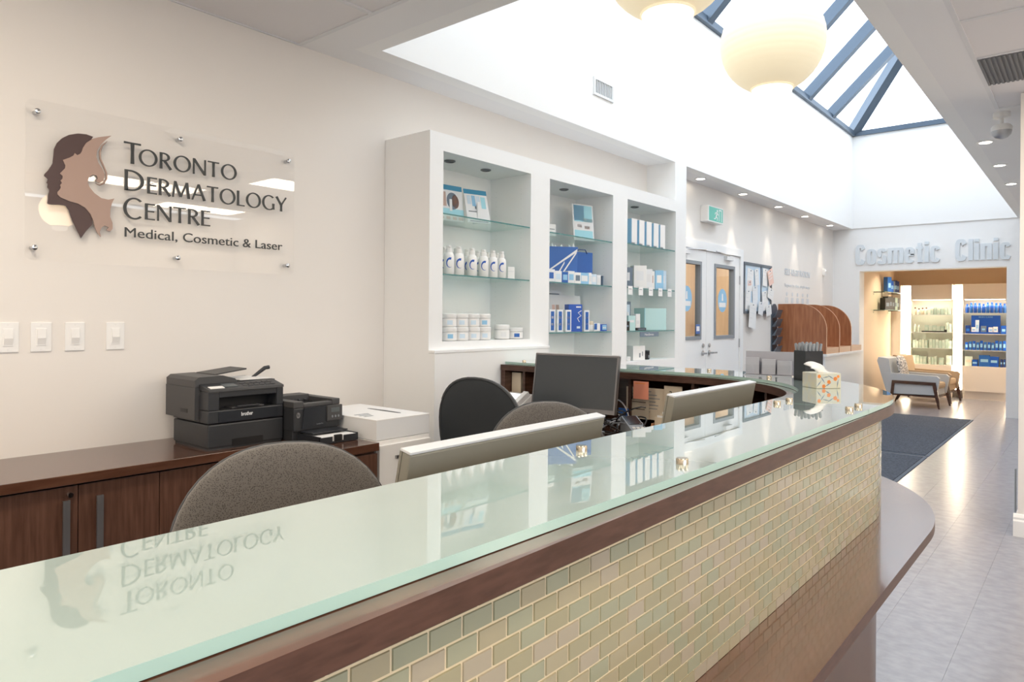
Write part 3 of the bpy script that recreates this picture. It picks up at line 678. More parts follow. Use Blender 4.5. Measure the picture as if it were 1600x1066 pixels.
def split_letters(mb, axis):
    n = len(mb.v); par = list(range(n))
    def find(i):
        while par[i] != i: par[i] = par[par[i]]; i = par[i]
        return i
    for f in mb.f:
        for i in f[1:]: par[find(i)] = find(f[0])
    isl = {}
    for i in range(n): isl.setdefault(find(i), []).append(i)
    items = sorted([[min(mb.v[i][axis] for i in q), max(mb.v[i][axis] for i in q), set(q)] for q in isl.values()], key=lambda t: t[0]); out = []
    for a, b, q in items:
        if out and a < out[-1][1] - 0.3 * min(b - a, out[-1][1] - out[-1][0]): out[-1][1] = max(b, out[-1][1]); out[-1][2] |= q
        else: out.append([a, b, q])
    res = []
    for a, b, q in out:
        ids = sorted(q); mp = {i: k for k, i in enumerate(ids)}; m = MB(); m.add([mb.v[i] for i in ids], [[mp[i] for i in f] for f in mb.f if f[0] in q]); res.append(m)
    return res
for m in split_letters(text_mb('Medical, Cosmetic & Laser', 0.043, plane='yz', at=(SGX - 0.003, 1.222, 1.660), depth=0.004, width=0.748), 1): W(m.build('letter', 'sign_black', sg))

# ------------------------------------------------------------------ light switches
for k, y in enumerate((0.817, 0.927, 1.046, 1.199)):
    s_ = empty('light_switch', (WX, y, 1.238), 0, ['white rocker light switch cut by the left picture edge', 'second white rocker light switch from the left', 'third white rocker light switch, under the sign', 'white light switch nearest the printers, apart from the rest'][k], 'switch', 'light switches on the left wall')
    B(0, 0.006, -0.036, 0.036, -0.058, 0.058, 0.0025).build('plate', 'switch', s_)
    B(0.005, 0.0085, -0.0175, 0.0175, -0.034, 0.034, 0.001).build('bezel', 'switch', s_)
    m = MB(); m.add([(0.0085, -0.0145, -0.030), (0.0085, 0.0145, -0.030), (0.0145, 0.0145, -0.004), (0.0145, -0.0145, -0.004), (0.0095, -0.0145, 0.030), (0.0095, 0.0145, 0.030), (0.006, -0.0145, 0.03), (0.006, 0.0145, 0.03), (0.006, -0.0145, -0.03), (0.006, 0.0145, -0.03)],
        [(0, 1, 2, 3), (3, 2, 5, 4), (4, 5, 7, 6), (0, 8, 9, 1), (0, 3, 4, 6, 8), (1, 9, 7, 5, 2)]); m.build('rocker', 'plastic_white', s_)
    for z in (0.048, -0.048): MB().lathe([(0.003, 0.005), (0.003, 0.0068)], 8, (0, 0, z), 0, 'x').build('screw', 'plastic_white', s_)

# ------------------------------------------------------------------ credenza
cr = empty('credenza', (-2.957, 0.5, 0), 0, 'long low dark wood credenza along the left wall', 'cabinet')
def CR(o): o.location = (2.96, -0.5, 0); return o
CZT = 0.775
CR(B(WX, -2.715, -1.2, 1.60, CZT - 0.035, CZT, 0.002).build('worktop', 'wood_h', cr)); CR(B(WX, -2.415, 1.60, 1.985, CZT - 0.035, CZT, 0.002).build('worktop', 'wood_h', cr))
CR(B(WX + 0.005, -2.765, -1.19, 1.60, 0.08, CZT - 0.036).build('carcass', 'dark_inside', cr)); CR(B(WX + 0.005, -2.44, 1.60, 1.975, 0.08, CZT - 0.036).build('carcass', 'wood_door', cr))
CR(B(WX + 0.005, -2.80, -1.19, 1.90, 0.0, 0.08).build('plinth', 'black', cr))
ed = [0.911 + 0.278 * k for k in range(-7, 3)] + [1.60]
for i in range(len(ed) - 1):
    d = CR(B(-2.764, -2.743, ed[i] + 0.0015, ed[i + 1] - 0.0015, 0.085, CZT - 0.046, 0.001).build('door', 'wood_door', cr))
    yh = ed[i + 1] - 0.044 if i % 2 == 0 else ed[i] + 0.062
    h = MB(); h.box(-2.724, -2.716, yh - 0.011, yh + 0.011, 0.44, 0.686); h.box(-2.743, -2.722, yh - 0.004, yh + 0.004, 0.665, 0.677); h.box(-2.743, -2.722, yh - 0.004, yh + 0.004, 0.452, 0.464)
    h.build('handle', 'steel', d)
    if i % 2 == 0:
        MB().lathe([(0.010, -2.743), (0.010, -2.734), (0.0085, -2.731)], 14, (0, yh + 0.017, 0.700), 0, 'x').build('lock', 'chrome', d, 40)
CR(B(-2.439, -2.420, 1.605, 1.978, 0.085, CZT - 0.046, 0.001).build('door', 'wood_door', cr))

# white pedestal carrying the carton
pd = empty('pedestal', (-2.82, 2.15, 0), 0, 'white drawer pedestal under the flat white carton', 'cabinet')
B(-0.37, 0.375, -0.155, 0.165, 0.04, CZT - 0.002, 0.002).build('body', 'plastic_white', pd); B(-0.36, 0.33, -0.14, 0.15, 0, 0.04).build('plinth', 'black', pd)
for k in range(3): d = B(0.375, 0.392, -0.15, 0.16, 0.06 + k * 0.235, 0.285 + k * 0.235, 0.002).build('drawer', 'plastic_white', pd); B(0.392, 0.402, -0.06, 0.06, 0.22 + k * 0.235, 0.232 + k * 0.235).build('handle', 'steel', d)
fc = empty('flat_carton', (-2.74, 2.155, CZT), 0, 'flat white cardboard carton with a hand slot beside the printers', 'box')
B(-0.24, 0.29, -0.155, 0.165, 0.0, 0.088, 0.002).build('tray', 'card_white', fc); B(-0.241, 0.291, -0.156, 0.166, 0.0875, 0.092, 0.001).build('lid', 'paper', fc)
sl_ = MB(); sl_.prism([(-0.06, 0.072), (0.06, 0.066), (0.17, 0.068), (0.185, 0.078), (0.17, 0.086), (0.05, 0.09), (-0.055, 0.084)], 0.0915, 0.0928, 'z'); sl_.build('hand_slot', 'black', fc)
pr_ = MB()
for k in range(3): pr_.box(0.08 + 0.035 * k, 0.095 + 0.035 * k, -0.12, -0.12 + 0.08 - 0.015 * k, 0.092, 0.0926)
pr_.build('print', 'brush_gray', fc)

# ------------------------------------------------------------------ large multifunction printer
P1 = empty('laser_printer', (-2.765, 1.39, CZT), 0, 'large black multifunction laser printer with document feeder on the credenza', 'printer')
P1.scale = (1.03, 1.05, 1.08)
PW = 0.325                                   # width along Y; front face at x = 0, depth towards -x
def poly_box(m, poly, y0, y1): return m.prism(poly, y0, y1, 'y')
lo = MB(); lo.box(-0.300, 0.0, 0.0, PW, 0.008, 0.098, 0, 0.006); lo.box(-0.290, -0.004, 0.004, PW - 0.004, 0.0, 0.02); lo.build('paper_drawer', 'printer', P1)
B(0.0, 0.0012, 0.098, 0.232, 0.008, 0.036).build('drawer_grip', 'black', P1)
md_ = MB(); md_.box(-0.302, -0.07, 0.0, PW, 0.101, 0.205, 0, 0.004); md_.box(-0.07, 0.0, 0.0, PW, 0.101, 0.150, 0, 0.004); md_.box(-0.07, 0.0, 0.0, 0.045, 0.15, 0.222, 0, 0.004); md_.box(-0.07, 0.0, PW - 0.03, PW, 0.15, 0.222, 0, 0.004); md_.box(-0.07, -0.001, 0.045, PW - 0.03, 0.198, 0.222, 0, 0.003)
md_.build('body', 'printer', P1)
B(-0.0705, -0.0695, 0.045, PW - 0.03, 0.15, 0.198).build('output_slot', 'black', P1)
B(-0.066, -0.006, 0.1, PW - 0.085, 0.151, 0.157, 0.002).build('output_tray', 'printer_gray', P1)
B(-0.012, 0.008, 0.115, PW - 0.11, 0.157, 0.163, 0.002).build('tray_stop', 'printer', P1)
B(0.0, 0.003, 0.04, PW - 0.028, 0.104, 0.146, 0.001).build('front_flap', 'printer_mid', P1)
nm = text_mb('brother', 0.015, plane='yz', at=(0.003, 0.135, 0.122), depth=0.0006, width=0.05, bold=0.02).build('brand_lettering', 'card_white', P1); nm['kind'] = 'stuff'
cp = MB(); cp.add([(-0.075, 0.0, 0.224), (0.004, 0.0, 0.222), (0.004, PW, 0.222), (-0.075, PW, 0.224), (-0.075, 0.0, 0.248), (0.002, 0.0, 0.231), (0.002, PW, 0.231), (-0.075, PW, 0.248)], [(0, 1, 2, 3), (4, 5, 6, 7), (0, 1, 5, 4), (1, 2, 6, 5), (2, 3, 7, 6), (3, 0, 4, 7)])
cpo = cp.build('control_panel', 'printer', P1)
def on_panel(name, m, x0, x1, y0, y1):
    zf = lambda x: 0.2485 - (x + 0.075) * 0.2208
    q = MB(); q.add([(x0, y0, zf(x0)), (x1, y0, zf(x1)), (x1, y1, zf(x1)), (x0, y1, zf(x0)), (x0, y0, zf(x0) + 0.002), (x1, y0, zf(x1) + 0.002), (x1, y1, zf(x1) + 0.002), (x0, y1, zf(x0) + 0.002)], [(4, 5, 6, 7), (0, 1, 5, 4), (1, 2, 6, 5), (2, 3, 7, 6), (3, 0, 4, 7)]); return q.build(name, m, cpo)
on_panel('display', 'lcd_off', -0.055, -0.018, 0.075, 0.13); on_panel('label_strip', 'paper', -0.03, -0.006, 0.012, 0.07)
for k in range(6):
    for j in range(2): on_panel('button', 'printer_gray', -0.06 + j * 0.028, -0.045 + j * 0.028, 0.155 + k * 0.025, 0.172 + k * 0.025)
sc_ = MB(); sc_.prism([(-0.335, 0.112), (-0.08, 0.112), (-0.078, 0.235), (-0.335, 0.235)], -0.016, 0.002, 'y'); sc_.box(-0.335, -0.076, 0.002, PW + 0.006, 0.206, 0.235, 0, 0.003); sc_.build('scanner_bed', 'printer_gray', P1)
B(-0.20, -0.14, -0.0172, -0.0155, 0.135, 0.150).build('side_grip', 'black', P1)
ad = MB()
prof = [(-0.016, 0.236), (-0.016, 0.262), (0.0, 0.274), (0.10, 0.276), (0.150, 0.262), (0.175, 0.236)]
ad.prism([(y, z) for y, z in prof], -0.33, -0.078, 'x'); ad.build('document_feeder', 'printer_gray', P1, 30)
il = MB(); il.prism([(0.178, 0.236), (0.178, 0.246), (PW + 0.006, 0.250), (PW + 0.006, 0.236)], -0.33, -0.078, 'x'); il.build('feeder_lid', 'printer_gray', P1)
tr = MB(); tr.add([(-0.29, 0.09, 0.279), (-0.13, 0.09, 0.279), (-0.14, 0.235, 0.296), (-0.28, 0.235, 0.296), (-0.29, 0.09, 0.274), (-0.13, 0.09, 0.274), (-0.14, 0.235, 0.290), (-0.28, 0.235, 0.290)], [(0, 1, 2, 3), (4, 5, 6, 7), (0, 1, 5, 4), (1, 2, 6, 5), (2, 3, 7, 6), (3, 0, 4, 7)]); tr.build('feeder_tray', 'printer_gray', P1)
pst = MB(); pst.tube([(-0.2, PW - 0.03, 0.25), (-0.2, PW + 0.03, 0.288), (-0.2, PW + 0.05, 0.29)], [0.006, 0.009, 0.009], 6); pst.build('paper_stop', 'printer', P1)
pp = B(-0.27, -0.10, 0.185, PW + 0.004, 0.2505, 0.2535); o = pp.build('paper_sheets', 'paper'); o.location = P1.location; o.scale = P1.scale; tag(o, 'white sheets lying on the feeder of the big printer', 'paper')

# ------------------------------------------------------------------ smaller laser printer
P2 = empty('laser_printer', (-2.69, 1.738, CZT), 0, 'smaller black laser printer with open paper tray beside the big one', 'printer')
V = 0.345; P2.scale = (0.80, 0.70, 0.98)
b2 = MB(); b2.box(-0.33, -0.002, 0.0, V, 0.045, 0.15, 0, 0.006); b2.box(-0.33, -0.02, 0.003, V - 0.003, 0.0, 0.05, 0, 0.004); b2.build('body', 'printer', P2)
t2 = MB(); t2.box(-0.33, -0.002, 0.0, 0.07, 0.15, 0.178, 0, 0.004); t2.box(-0.33, -0.002, V - 0.06, V, 0.15, 0.178, 0, 0.004); t2.box(-0.33, -0.23, 0.07, V - 0.06, 0.15, 0.188, 0, 0.004); t2.box(-0.045, -0.002, 0.07, V - 0.06, 0.15, 0.168, 0, 0.004); t2.build('top_cover', 'printer_gray', P2)
B(-0.23, -0.045, 0.07, V - 0.06, 0.150, 0.1525).build('output_well', 'black', P2)
for k in range(4): MB().lathe([(0.006, -0.006), (0.006, 0.006)], 10, (-0.215, 0.105 + k * 0.045, 0.163), 0, 'y').build('roller', 'printer', P2, 40)
pn = MB(); pn.prism([(0.055, 0.056), (0.235, 0.060), (0.24, 0.148), (0.07, 0.148)], -0.002, 0.006, 'x'); pn.build('front_panel', 'printer_mid', P2)
lg = MB(); lg.lathe([(0.013, -0.002), (0.013, 0.001)], 24, (0, 0.03, 0.118), 0, 'x'); lgo = lg.build('logo_disc', 'steel', P2, 40)
text_mb('hp', 0.013, plane='yz', at=(0.001, 0.021, 0.114), depth=0.0005, width=0.017).build('logo_lettering', 'sign_black', lgo)['kind'] = 'stuff'
cpn = MB(); cpn.box(0.0, 0.016, 0.235, V + 0.006, 0.078, 0.150, 0, 0.004); cpo2 = cpn.build('control_pod', 'printer_gray', P2)
B(0.016, 0.0172, 0.262, V - 0.018, 0.118, 0.138).build('display', 'lcd_off', cpo2); MATS['lcd_dim'] = MATS['screen_gray']
for yy, zz in ((0.272, 0.098), (0.296, 0.098), (0.32, 0.098)): MB().lathe([(0.006, 0.016), (0.006, 0.0185)], 12, (0, yy, zz), 0, 'x').build('button', 'brush_gray', cpo2, 40)
tr2 = MB(); tr2.box(-0.03, 0.19, 0.04, V - 0.02, 0.002, 0.010); tr2.box(-0.02, 0.19, 0.04, 0.048, 0.01, 0.036); tr2.box(-0.02, 0.19, V - 0.028, V - 0.02, 0.01, 0.036); tr2.box(0.184, 0.192, 0.04, 0.13, 0.008, 0.032); tr2.box(0.184, 0.192, 0.22, V - 0.02, 0.008, 0.032); tr2o = tr2.build('input_tray', 'printer_mid', P2)
B(0.178, 0.196, 0.15, 0.20, 0.010, 0.038, 0.002).build('tray_clip', 'black', tr2o)
cv = MB(); cv.box(-0.02, 0.11, 0.05, V - 0.03, 0.040, 0.046, 0, 0.002); cv.build('tray_cover', 'printer_mid', P2)
pp = B(-0.01, 0.182, 0.05, V - 0.03, 0.0102, 0.032); o = pp.build('paper_stack', 'paper'); o.location = P2.location; o.scale = P2.scale; tag(o, 'white paper stack in the open tray of the smaller printer', 'paper')
text_mb('LaserJet Pro', 0.006, plane='yz', at=(0.006, 0.16, 0.068), depth=0.0004, width=0.05).build('model_lettering', 'brush_gray', P2)['kind'] = 'stuff'

# ------------------------------------------------------------------ office chairs
def pillow(w, h, t, bulge, side=1, n=14, m=40, pw=2.3, crv=0.35):
    """a rounded oval cushion in the YZ plane, bulging along +X*side"""
    b = MB(); vs = [(side * (t + bulge), 0, 0)]; fs = []
    def sup(a):
        c, s = math.cos(a), math.sin(a); return (math.copysign(abs(c) ** (2 / pw), c), math.copysign(abs(s) ** (2 / pw), s))
    rings = [(k / n) for k in range(1, n + 1)]
    for r in rings:
        rr_ = math.sin(r * PI / 2)
        for k in range(m):
            c, s = sup(2 * PI * k / m); y, z = c * w / 2 * rr_, s * h / 2 * rr_ * (1 if s > 0 else 1.0)
            xx = (t * math.cos(r * PI / 2) ** 0.5 if r < 1 else 0) + bulge * (1 - rr_ ** 2)
            vs.append((side * xx + crv * y * y, y, z))
    for k in range(m): fs.append((0, 1 + k, 1 + (k + 1) % m))
    for j in range(n - 1):
        for k in range(m): fs.append((1 + j * m + k, 1 + (j + 1) * m + k, 1 + (j + 1) * m + (k + 1) % m, 1 + j * m + (k + 1) % m))
    return b.add(vs, fs)
def make_chair(loc, rz, label, tilt=-6):
    t = empty('office_chair', (*loc, 0), math.radians(rz), label, 'chair', 'oval back office chairs behind the counter')
    M_ = Matrix.Translation((-0.22, 0, 0.776)) @ Matrix.Rotation(math.radians(tilt), 4, 'Y')
    parts = [('backrest', pillow(0.492, 0.528, 0.036, 0.014, 1), 'chair_fabric'), ('back_shell', pillow(0.478, 0.512, 0.022, 0.014, -1), 'chair_shell')]
    pip = MB(); pts = []
    for k in range(49):
        a = 2 * PI * k / 48; c, s = math.cos(a), math.sin(a); y, z = math.copysign(abs(c) ** (2 / 2.3), c) * 0.2435, math.copysign(abs(s) ** (2 / 2.3), s) * 0.261
        pts.append((0.35 * y * y, y, z))
    pip.tube([(q[0] - 0.006, q[1], q[2]) for q in pts], 0.0065, 6); parts.append(('piping', pip, 'chair_rim'))
    for nme, mb, mt in parts:
        o = mb.build(nme, mt, t, 50); o.matrix_local = M_
    s_ = pillow(0.48, 0.47, 0.05, 0.02, 1, crv=0.0)
    s_.v = [(q[1], q[2], q[0] + 0.43) for q in s_.v]; s_.build('seat', 'chair_fabric', t, 50)
    u_ = pillow(0.47, 0.46, 0.02, 0.0, -1, crv=0.0); u_.v = [(q[1], q[2], q[0] + 0.43) for q in u_.v]; u_.build('seat_pan', 'black', t, 50)
    MB().tube([(-0.05, 0, 0.40), (-0.20, 0, 0.395), (-0.275, 0, 0.45), (-0.272, 0, 0.62), (-0.25, 0, 0.75)], [0.02, 0.022, 0.022, 0.02, 0.015], 8).build('back_bracket', 'black', t, 50)
    MB().lathe([(0.028, 0.10), (0.028, 0.25), (0.018, 0.25), (0.018, 0.40), (0.05, 0.405), (0.05, 0.415)], 16).build('gas_lift', 'black', t, 40)
    for k in range(5):
        a = 2 * PI * k / 5 + 0.3; c, s = math.cos(a), math.sin(a)
        l = MB().tube([(0, 0, 0.115), (0.15 * c, 0.15 * s, 0.095), (0.28 * c, 0.28 * s, 0.068)], [0.026, 0.02, 0.014], 8).build('base_arm', 'black', t, 50)
        MB().lathe([(0.008, -0.022), (0.026, -0.02), (0.028, -0.004), (0.010, -0.003), (0.010, 0.003), (0.028, 0.004), (0.026, 0.02), (0.008, 0.022)], 14, (0.28 * c, 0.28 * s, 0.029), 0, 'y').build('caster', 'black', l, 40)
    for s in (-1, 1):
        pass
    return t
make_chair((-1.20, 0.80), -24, 'nearest grey dotted office chair, below the printers')
make_chair((-1.24, 1.83), -24, 'grey dotted office chair half hidden behind the long monitor')
make_chair((-2.33, 2.72), 98, 'office chair turned away, showing its dark back by the display unit')

# ------------------------------------------------------------------ monitors
def make_monitor(loc, rz, w, h, ztop, tilt, label, tv=True, foot_z=0.739, back='monitor_back', depth=0.024):
    """screen faces local -X; panel top at ztop"""
    t = empty('computer_monitor', (*loc, foot_z), math.radians(rz), label, 'monitor', 'computer monitors behind the counter')
    H = ztop - foot_z
    M_ = Matrix.Translation((0, 0, H)) @ Matrix.Rotation(math.radians(tilt), 4, 'Y')
    bk = MB(); bk.box(0.0, depth, -w / 2, w / 2, -h, -0.004, 0, 0.004); o = bk.build('back_panel', back, t); o.matrix_local = M_
    tp = MB(); tp.box(-0.004, depth, -w / 2 - 0.001, w / 2 + 0.001, -0.004, 0.0015, 0, 0.001); o = tp.build('top_edge', 'monitor_silver', t); o.matrix_local = M_
    fr = MB(); fr.box(-0.006, 0.0, -w / 2, w / 2, -h, -h + 0.02); fr.box(-0.006, 0, -w / 2, -w / 2 + 0.008, -h + 0.02, -0.004); fr.box(-0.006, 0, w / 2 - 0.008, w / 2, -h + 0.02, -0.004); fr.box(-0.006, 0, -w / 2 + 0.008, w / 2 - 0.008, -0.012, -0.004); o = fr.build('bezel', 'steel_dark' if back != 'monitor_back' else back, t); o.matrix_local = M_
    sc = B(-0.0035, -0.0005, -w / 2 + 0.008, w / 2 - 0.008, -h + 0.02, -0.012).build('screen', 'screen_gray', t); sc.matrix_local = M_
    mo = MB(); mo.box(depth, depth + 0.012, -0.045, 0.045, -h * 0.75, -h * 0.33, 0, 0.004); o = mo.build('stand_mount', back, t); o.matrix_local = M_
    MB().box(depth + 0.012, depth + 0.035, -0.03, 0.03, 0.012, H * 0.55, 0, 0.004).build('stand_neck', 'monitor_silver', t)
    B(-0.07, 0.11, -0.11, 0.11, 0.0, 0.012, 0.004).build('stand_foot', 'monitor_silver', t)
    return t
make_monitor((-0.985, 1.195), 0, 0.66, 0.36, 1.084, 12, 'long wide monitor seen from behind, nearest the camera')
make_monitor((-1.02, 2.315), 0, 0.67, 0.36, 1.093, 10, 'silver edged monitor seen from behind, near the tissue box')
make_monitor((-2.02, 2.93), 97, 0.47, 0.29, 1.146, 10, 'dark screened monitor facing the camera below the display shelves', back='steel_dark')

# ------------------------------------------------------------------ small things on the inner desk
DZ0 = 0.739
ph = empty('desk_phone', (-2.63, 3.15, DZ0), math.radians(-100), 'white desk phone with a lit screen at the end of the far desk', 'phone')
m = MB(); m.prism([(-0.09, 0.0), (0.09, 0.0), (0.09, 0.03), (-0.07, 0.14), (-0.09, 0.14)], -0.10, 0.10, 'y'); m.build('body', 'plastic_white', ph)
nx, nz = 0.11 / 0.194, 0.16 / 0.194
q = MB()
def onslope(u, y, e): return (0.09 - 0.16 * u + nx * e, y, 0.03 + 0.11 * u + nz * e)
for (u0, u1, a, b, mt, nme) in ((0.55, 0.95, -0.085, 0.04, 'lcd', 'screen'), (0.05, 0.45, -0.085, 0.04, 'brush_gray', 'keypad'), (0.05, 0.95, 0.055, 0.095, 'plastic_white', 'handset')):
    q = MB(); e = 0.003 if nme != 'handset' else 0.03
    q.add([onslope(u0, a, 0), onslope(u1, a, 0), onslope(u1, b, 0), onslope(u0, b, 0), onslope(u0, a, e), onslope(u1, a, e), onslope(u1, b, e), onslope(u0, b, e)], [(0, 1, 2, 3), (4, 5, 6, 7), (0, 1, 5, 4), (1, 2, 6, 5), (2, 3, 7, 6), (3, 0, 4, 7)]); q.build(nme, mt, ph)
pt = empty('card_terminal', (-1.735, 3.03, DZ0), math.radians(-35), 'dark card payment terminal with a small screen on the inner desk', 'card terminal')
m = MB(); m.prism([(-0.09, 0.0), (0.09, 0.0), (0.09, 0.03), (-0.08, 0.10), (-0.09, 0.09)], -0.042, 0.042, 'y'); m.build('body', 'brush_gray', pt)
m = MB(); m.prism([(-0.075, 0.098), (0.0, 0.0672), (0.001, 0.0695), (-0.074, 0.1005)], -0.034, 0.034, 'y'); m.build('screen', 'screen_dark', pt)
for i in range(3):
    for j in range(3):
        xx = 0.02 + i * 0.022; zz = 0.03 + (0.09 - xx) * 0.412
        B(xx, xx + 0.014, -0.03 + j * 0.022, -0.016 + j * 0.022, zz - 0.006, zz + 0.001).build('key', 'plastic_white', pt)
cb = MB(); random.seed(3)
for k in range(7):
    p0 = Vector((-1.90 + random.uniform(-0.06, 0.12), 3.06 + random.uniform(-0.08, 0.1), DZ0 + 0.012)); pts = []
    for i in range(16):
        a = i * 0.5 + k; pts.append(p0 + Vector((0.055 * math.cos(a) * (1 + 0.1 * k), 0.05 * math.sin(a), 0.03 + 0.03 * math.sin(a * 1.3 + k) + 0.006 * i * (k % 2))))
    c = MB().tube(pts, 0.004, 6).build('cable', 'black' if k % 3 else 'steel')
    tag(c, 'coiled cable in the tangle beside the dark screen', 'cable', 'tangle of cables on the inner desk')
lp = [(-1.90 + 0.08 * math.cos(a) , 3.12, DZ0 + 0.03 + 0.14 * math.sin(a)) for a in [PI * k / 14 for k in range(15)]]
c = MB().tube(lp, 0.0035, 6).build('cable', 'steel'); tag(c, 'thin grey cable arching up right of the dark screen', 'cable')

# papers and boxes in the cubbyholes of the far arm
def sheet(name, label, cat, x0, x1, z0, z1, y, m, t=0.002, lines=0, lm='brush_gray', group=None, thick_lines=0.004):
    e = empty(name, ((x0 + x1) / 2, y, z0), 0, label, cat, group); hw = (x1 - x0) / 2
    B(-hw, hw, 0, t, 0, z1 - z0).build('sheet', m, e)
    for k in range(lines):
        zz = (z1 - z0) * (0.9 - 0.75 * k / max(lines, 1)); B(-hw * 0.8, hw * random.uniform(0.2, 0.8), -0.0006, 0, zz - thick_lines, zz).build('print_line', lm, e)
    return e
sheet('sticky_note', 'orange sticky note hanging from the wooden counter edge', 'note', -1.845, -1.757, 0.912, 1.004, 3.196, 'sticky', 0.001, 1, 'orange')
sheet('notice_board', 'beige notice sheet with printed lines in the far cubbyhole', 'paper', -1.93, -1.70, 0.80, 0.965, 3.27, 'paper_warm', 0.002, 7, 'brush_gray')
e = sheet('business_card', 'small tan card with a round emblem on the notice sheet', 'card', -1.90, -1.79, 0.80, 0.90, 3.262, 'paper_warm', 0.002, 2, 'wood')
e = sheet('calendar_strip', 'tall tan paper strip with big handwritten figures in the cubbyhole', 'paper', -1.70, -1.60, 0.78, 0.985, 3.255, 'paper_warm', 0.003, 0)
for k, ch in enumerate('2531'): text_mb(ch, 0.026, plane='xz', at=(-0.02, -0.0005, 0.155 - 0.045 * k), depth=0.001).build('figure', 'sign_black', e)
sheet('name_plate', 'grey framed plate in the dark cubbyhole behind the monitor', 'plate', -1.56, -1.40, 0.93, 0.985, 3.30, 'brush_gray', 0.006, 1, 'card_white', thick_lines=0.012)
fx = empty('file_tray', (-1.60, 3.15, DZ0), 0, 'tan cardboard file tray holding white envelopes on the inner desk', 'tray')
m = MB(); m.box(-0.09, 0.09, -0.05, 0.05, 0, 0.008); m.box(-0.09, 0.09, -0.05, -0.046, 0.008, 0.06); m.box(-0.09, 0.09, 0.046, 0.05, 0.008, 0.075); m.box(-0.09, -0.086, -0.046, 0.046, 0.008, 0.07); m.box(0.086, 0.09, -0.046, 0.046, 0.008, 0.07); m.build('box', 'carrel_edge', fx)
for k in range(4):
    o = B(-0.08, 0.07, -0.03 + 0.016 * k, -0.026 + 0.016 * k, 0.01, 0.10 + 0.004 * k).build('envelope', 'paper' if k % 2 else 'paper_warm'); o.location = fx.location; o.rotation_euler = (0, 0.05 * k, 0)
    tag(o, 'pale envelope standing in the tan file tray', 'envelope', 'envelopes in the tan file tray')
o = sheet('blue_folder', 'blue folder edge beside the beige notice', 'folder', -1.96, -1.90, 0.79, 0.85, 3.24, 'blue_mid', 0.004)
o = sheet('brown_box', 'orange brown card box in the cubbyhole left of the dark screen', 'box', -2.62, -2.50, 0.87, 0.965, 3.36, 'carrel_edge', 0.10)
o = sheet('tan_folder_row', 'tan upright folder at the left end of the far cubbyholes', 'folder', -2.73, -2.66, 0.76, 0.995, 3.27, 'paper_warm', 0.03)
# tiny acrylic sign corner guard by the post
cg = B(-0.385, -0.378, YF + 0.01, YF + 0.05, 0.142, 0.41).build('corner_guard', 'brush_gray'); tag(cg, 'narrow grey guard strip above the baseboard of the right post', 'guard')
# ------------------------------------------------------------------ built-in display unit
random.seed(11)
UX, UY0, UY1, UZ = -2.82, 2.66, 5.765, 2.36
NICHE = [(2.764, 3.557, 1.19, 2.262), (3.761, 4.562, 0.985, 2.262), (4.774, 5.592, 0.985, 2.262)]
un = empty('display_unit', (-3.0, 4.2, 0), 0, 'white built-in display unit with three lit shelf niches', 'display unit')
def U(o): o.location = (3.0, -4.2, 0); return o
fr = MB(); ysn = [UY0] + [v for n in NICHE for v in (n[0], n[1])] + [UY1]
for i in range(0, len(ysn), 2): fr.box(WX + 0.002, UX, ysn[i], ysn[i + 1], 0, UZ)
for a, b, z0, z1 in NICHE: fr.box(WX + 0.002, UX, a, b, z1, UZ); fr.box(WX + 0.002, UX, a, b, 0, z0); fr.box(WX + 0.002, WX + 0.03, a, b, z0, z1)
U(fr.build('carcass', 'unit_white', un))
bs = MB(); bs.box(UX, -2.772, UY0, 3.70, 0, 1.128); bs.box(UX, -2.768, UY0 - 0.004, 3.704, 1.128, 1.145, 0, 0.003); U(bs.build('base_ledge', 'unit_white', un))
SHZ = {0: (1.916, 1.573), 1: (1.908, 1.573, 1.229), 2: (1.921, 1.573, 1.229)}
for i, (a, b, z0, z1) in enumerate(NICHE):
    for z in SHZ[i]:
        s = U(B(WX + 0.03, UX - 0.008, a + 0.002, b - 0.002, z - 0.008, z).build('glass_shelf', 'shelf_glass', un))
        B(UX - 0.008, UX - 0.005, a + 0.002, b - 0.002, z - 0.008, z).build('front_edge', 'shelf_edge', s)
    for y in ((a + 0.2, a + 0.52) if i == 0 else (a + 0.37,)):
        U(MB().lathe([(0.034, z1), (0.034, z1 - 0.006), (0.026, z1 - 0.009), (0.024, z1 - 0.004)], 20, (-2.97, y, 0)).build('puck_light', 'steel_dark', un, 40))
    for z in [z0 + 0.06 + 0.04 * k for k in range(int((z1 - z0 - 0.1) / 0.04))]:
        pass
    for xx in (-2.90, -3.12):
        m = MB()
        for k in range(int((z1 - z0 - 0.1) / 0.032)): m.box(xx - 0.003, xx + 0.003, b - 0.0012, b + 0.001, z0 + 0.05 + 0.032 * k, z0 + 0.056 + 0.032 * k)
        U(m.build('peg_hole_row', 'vent_white', un))

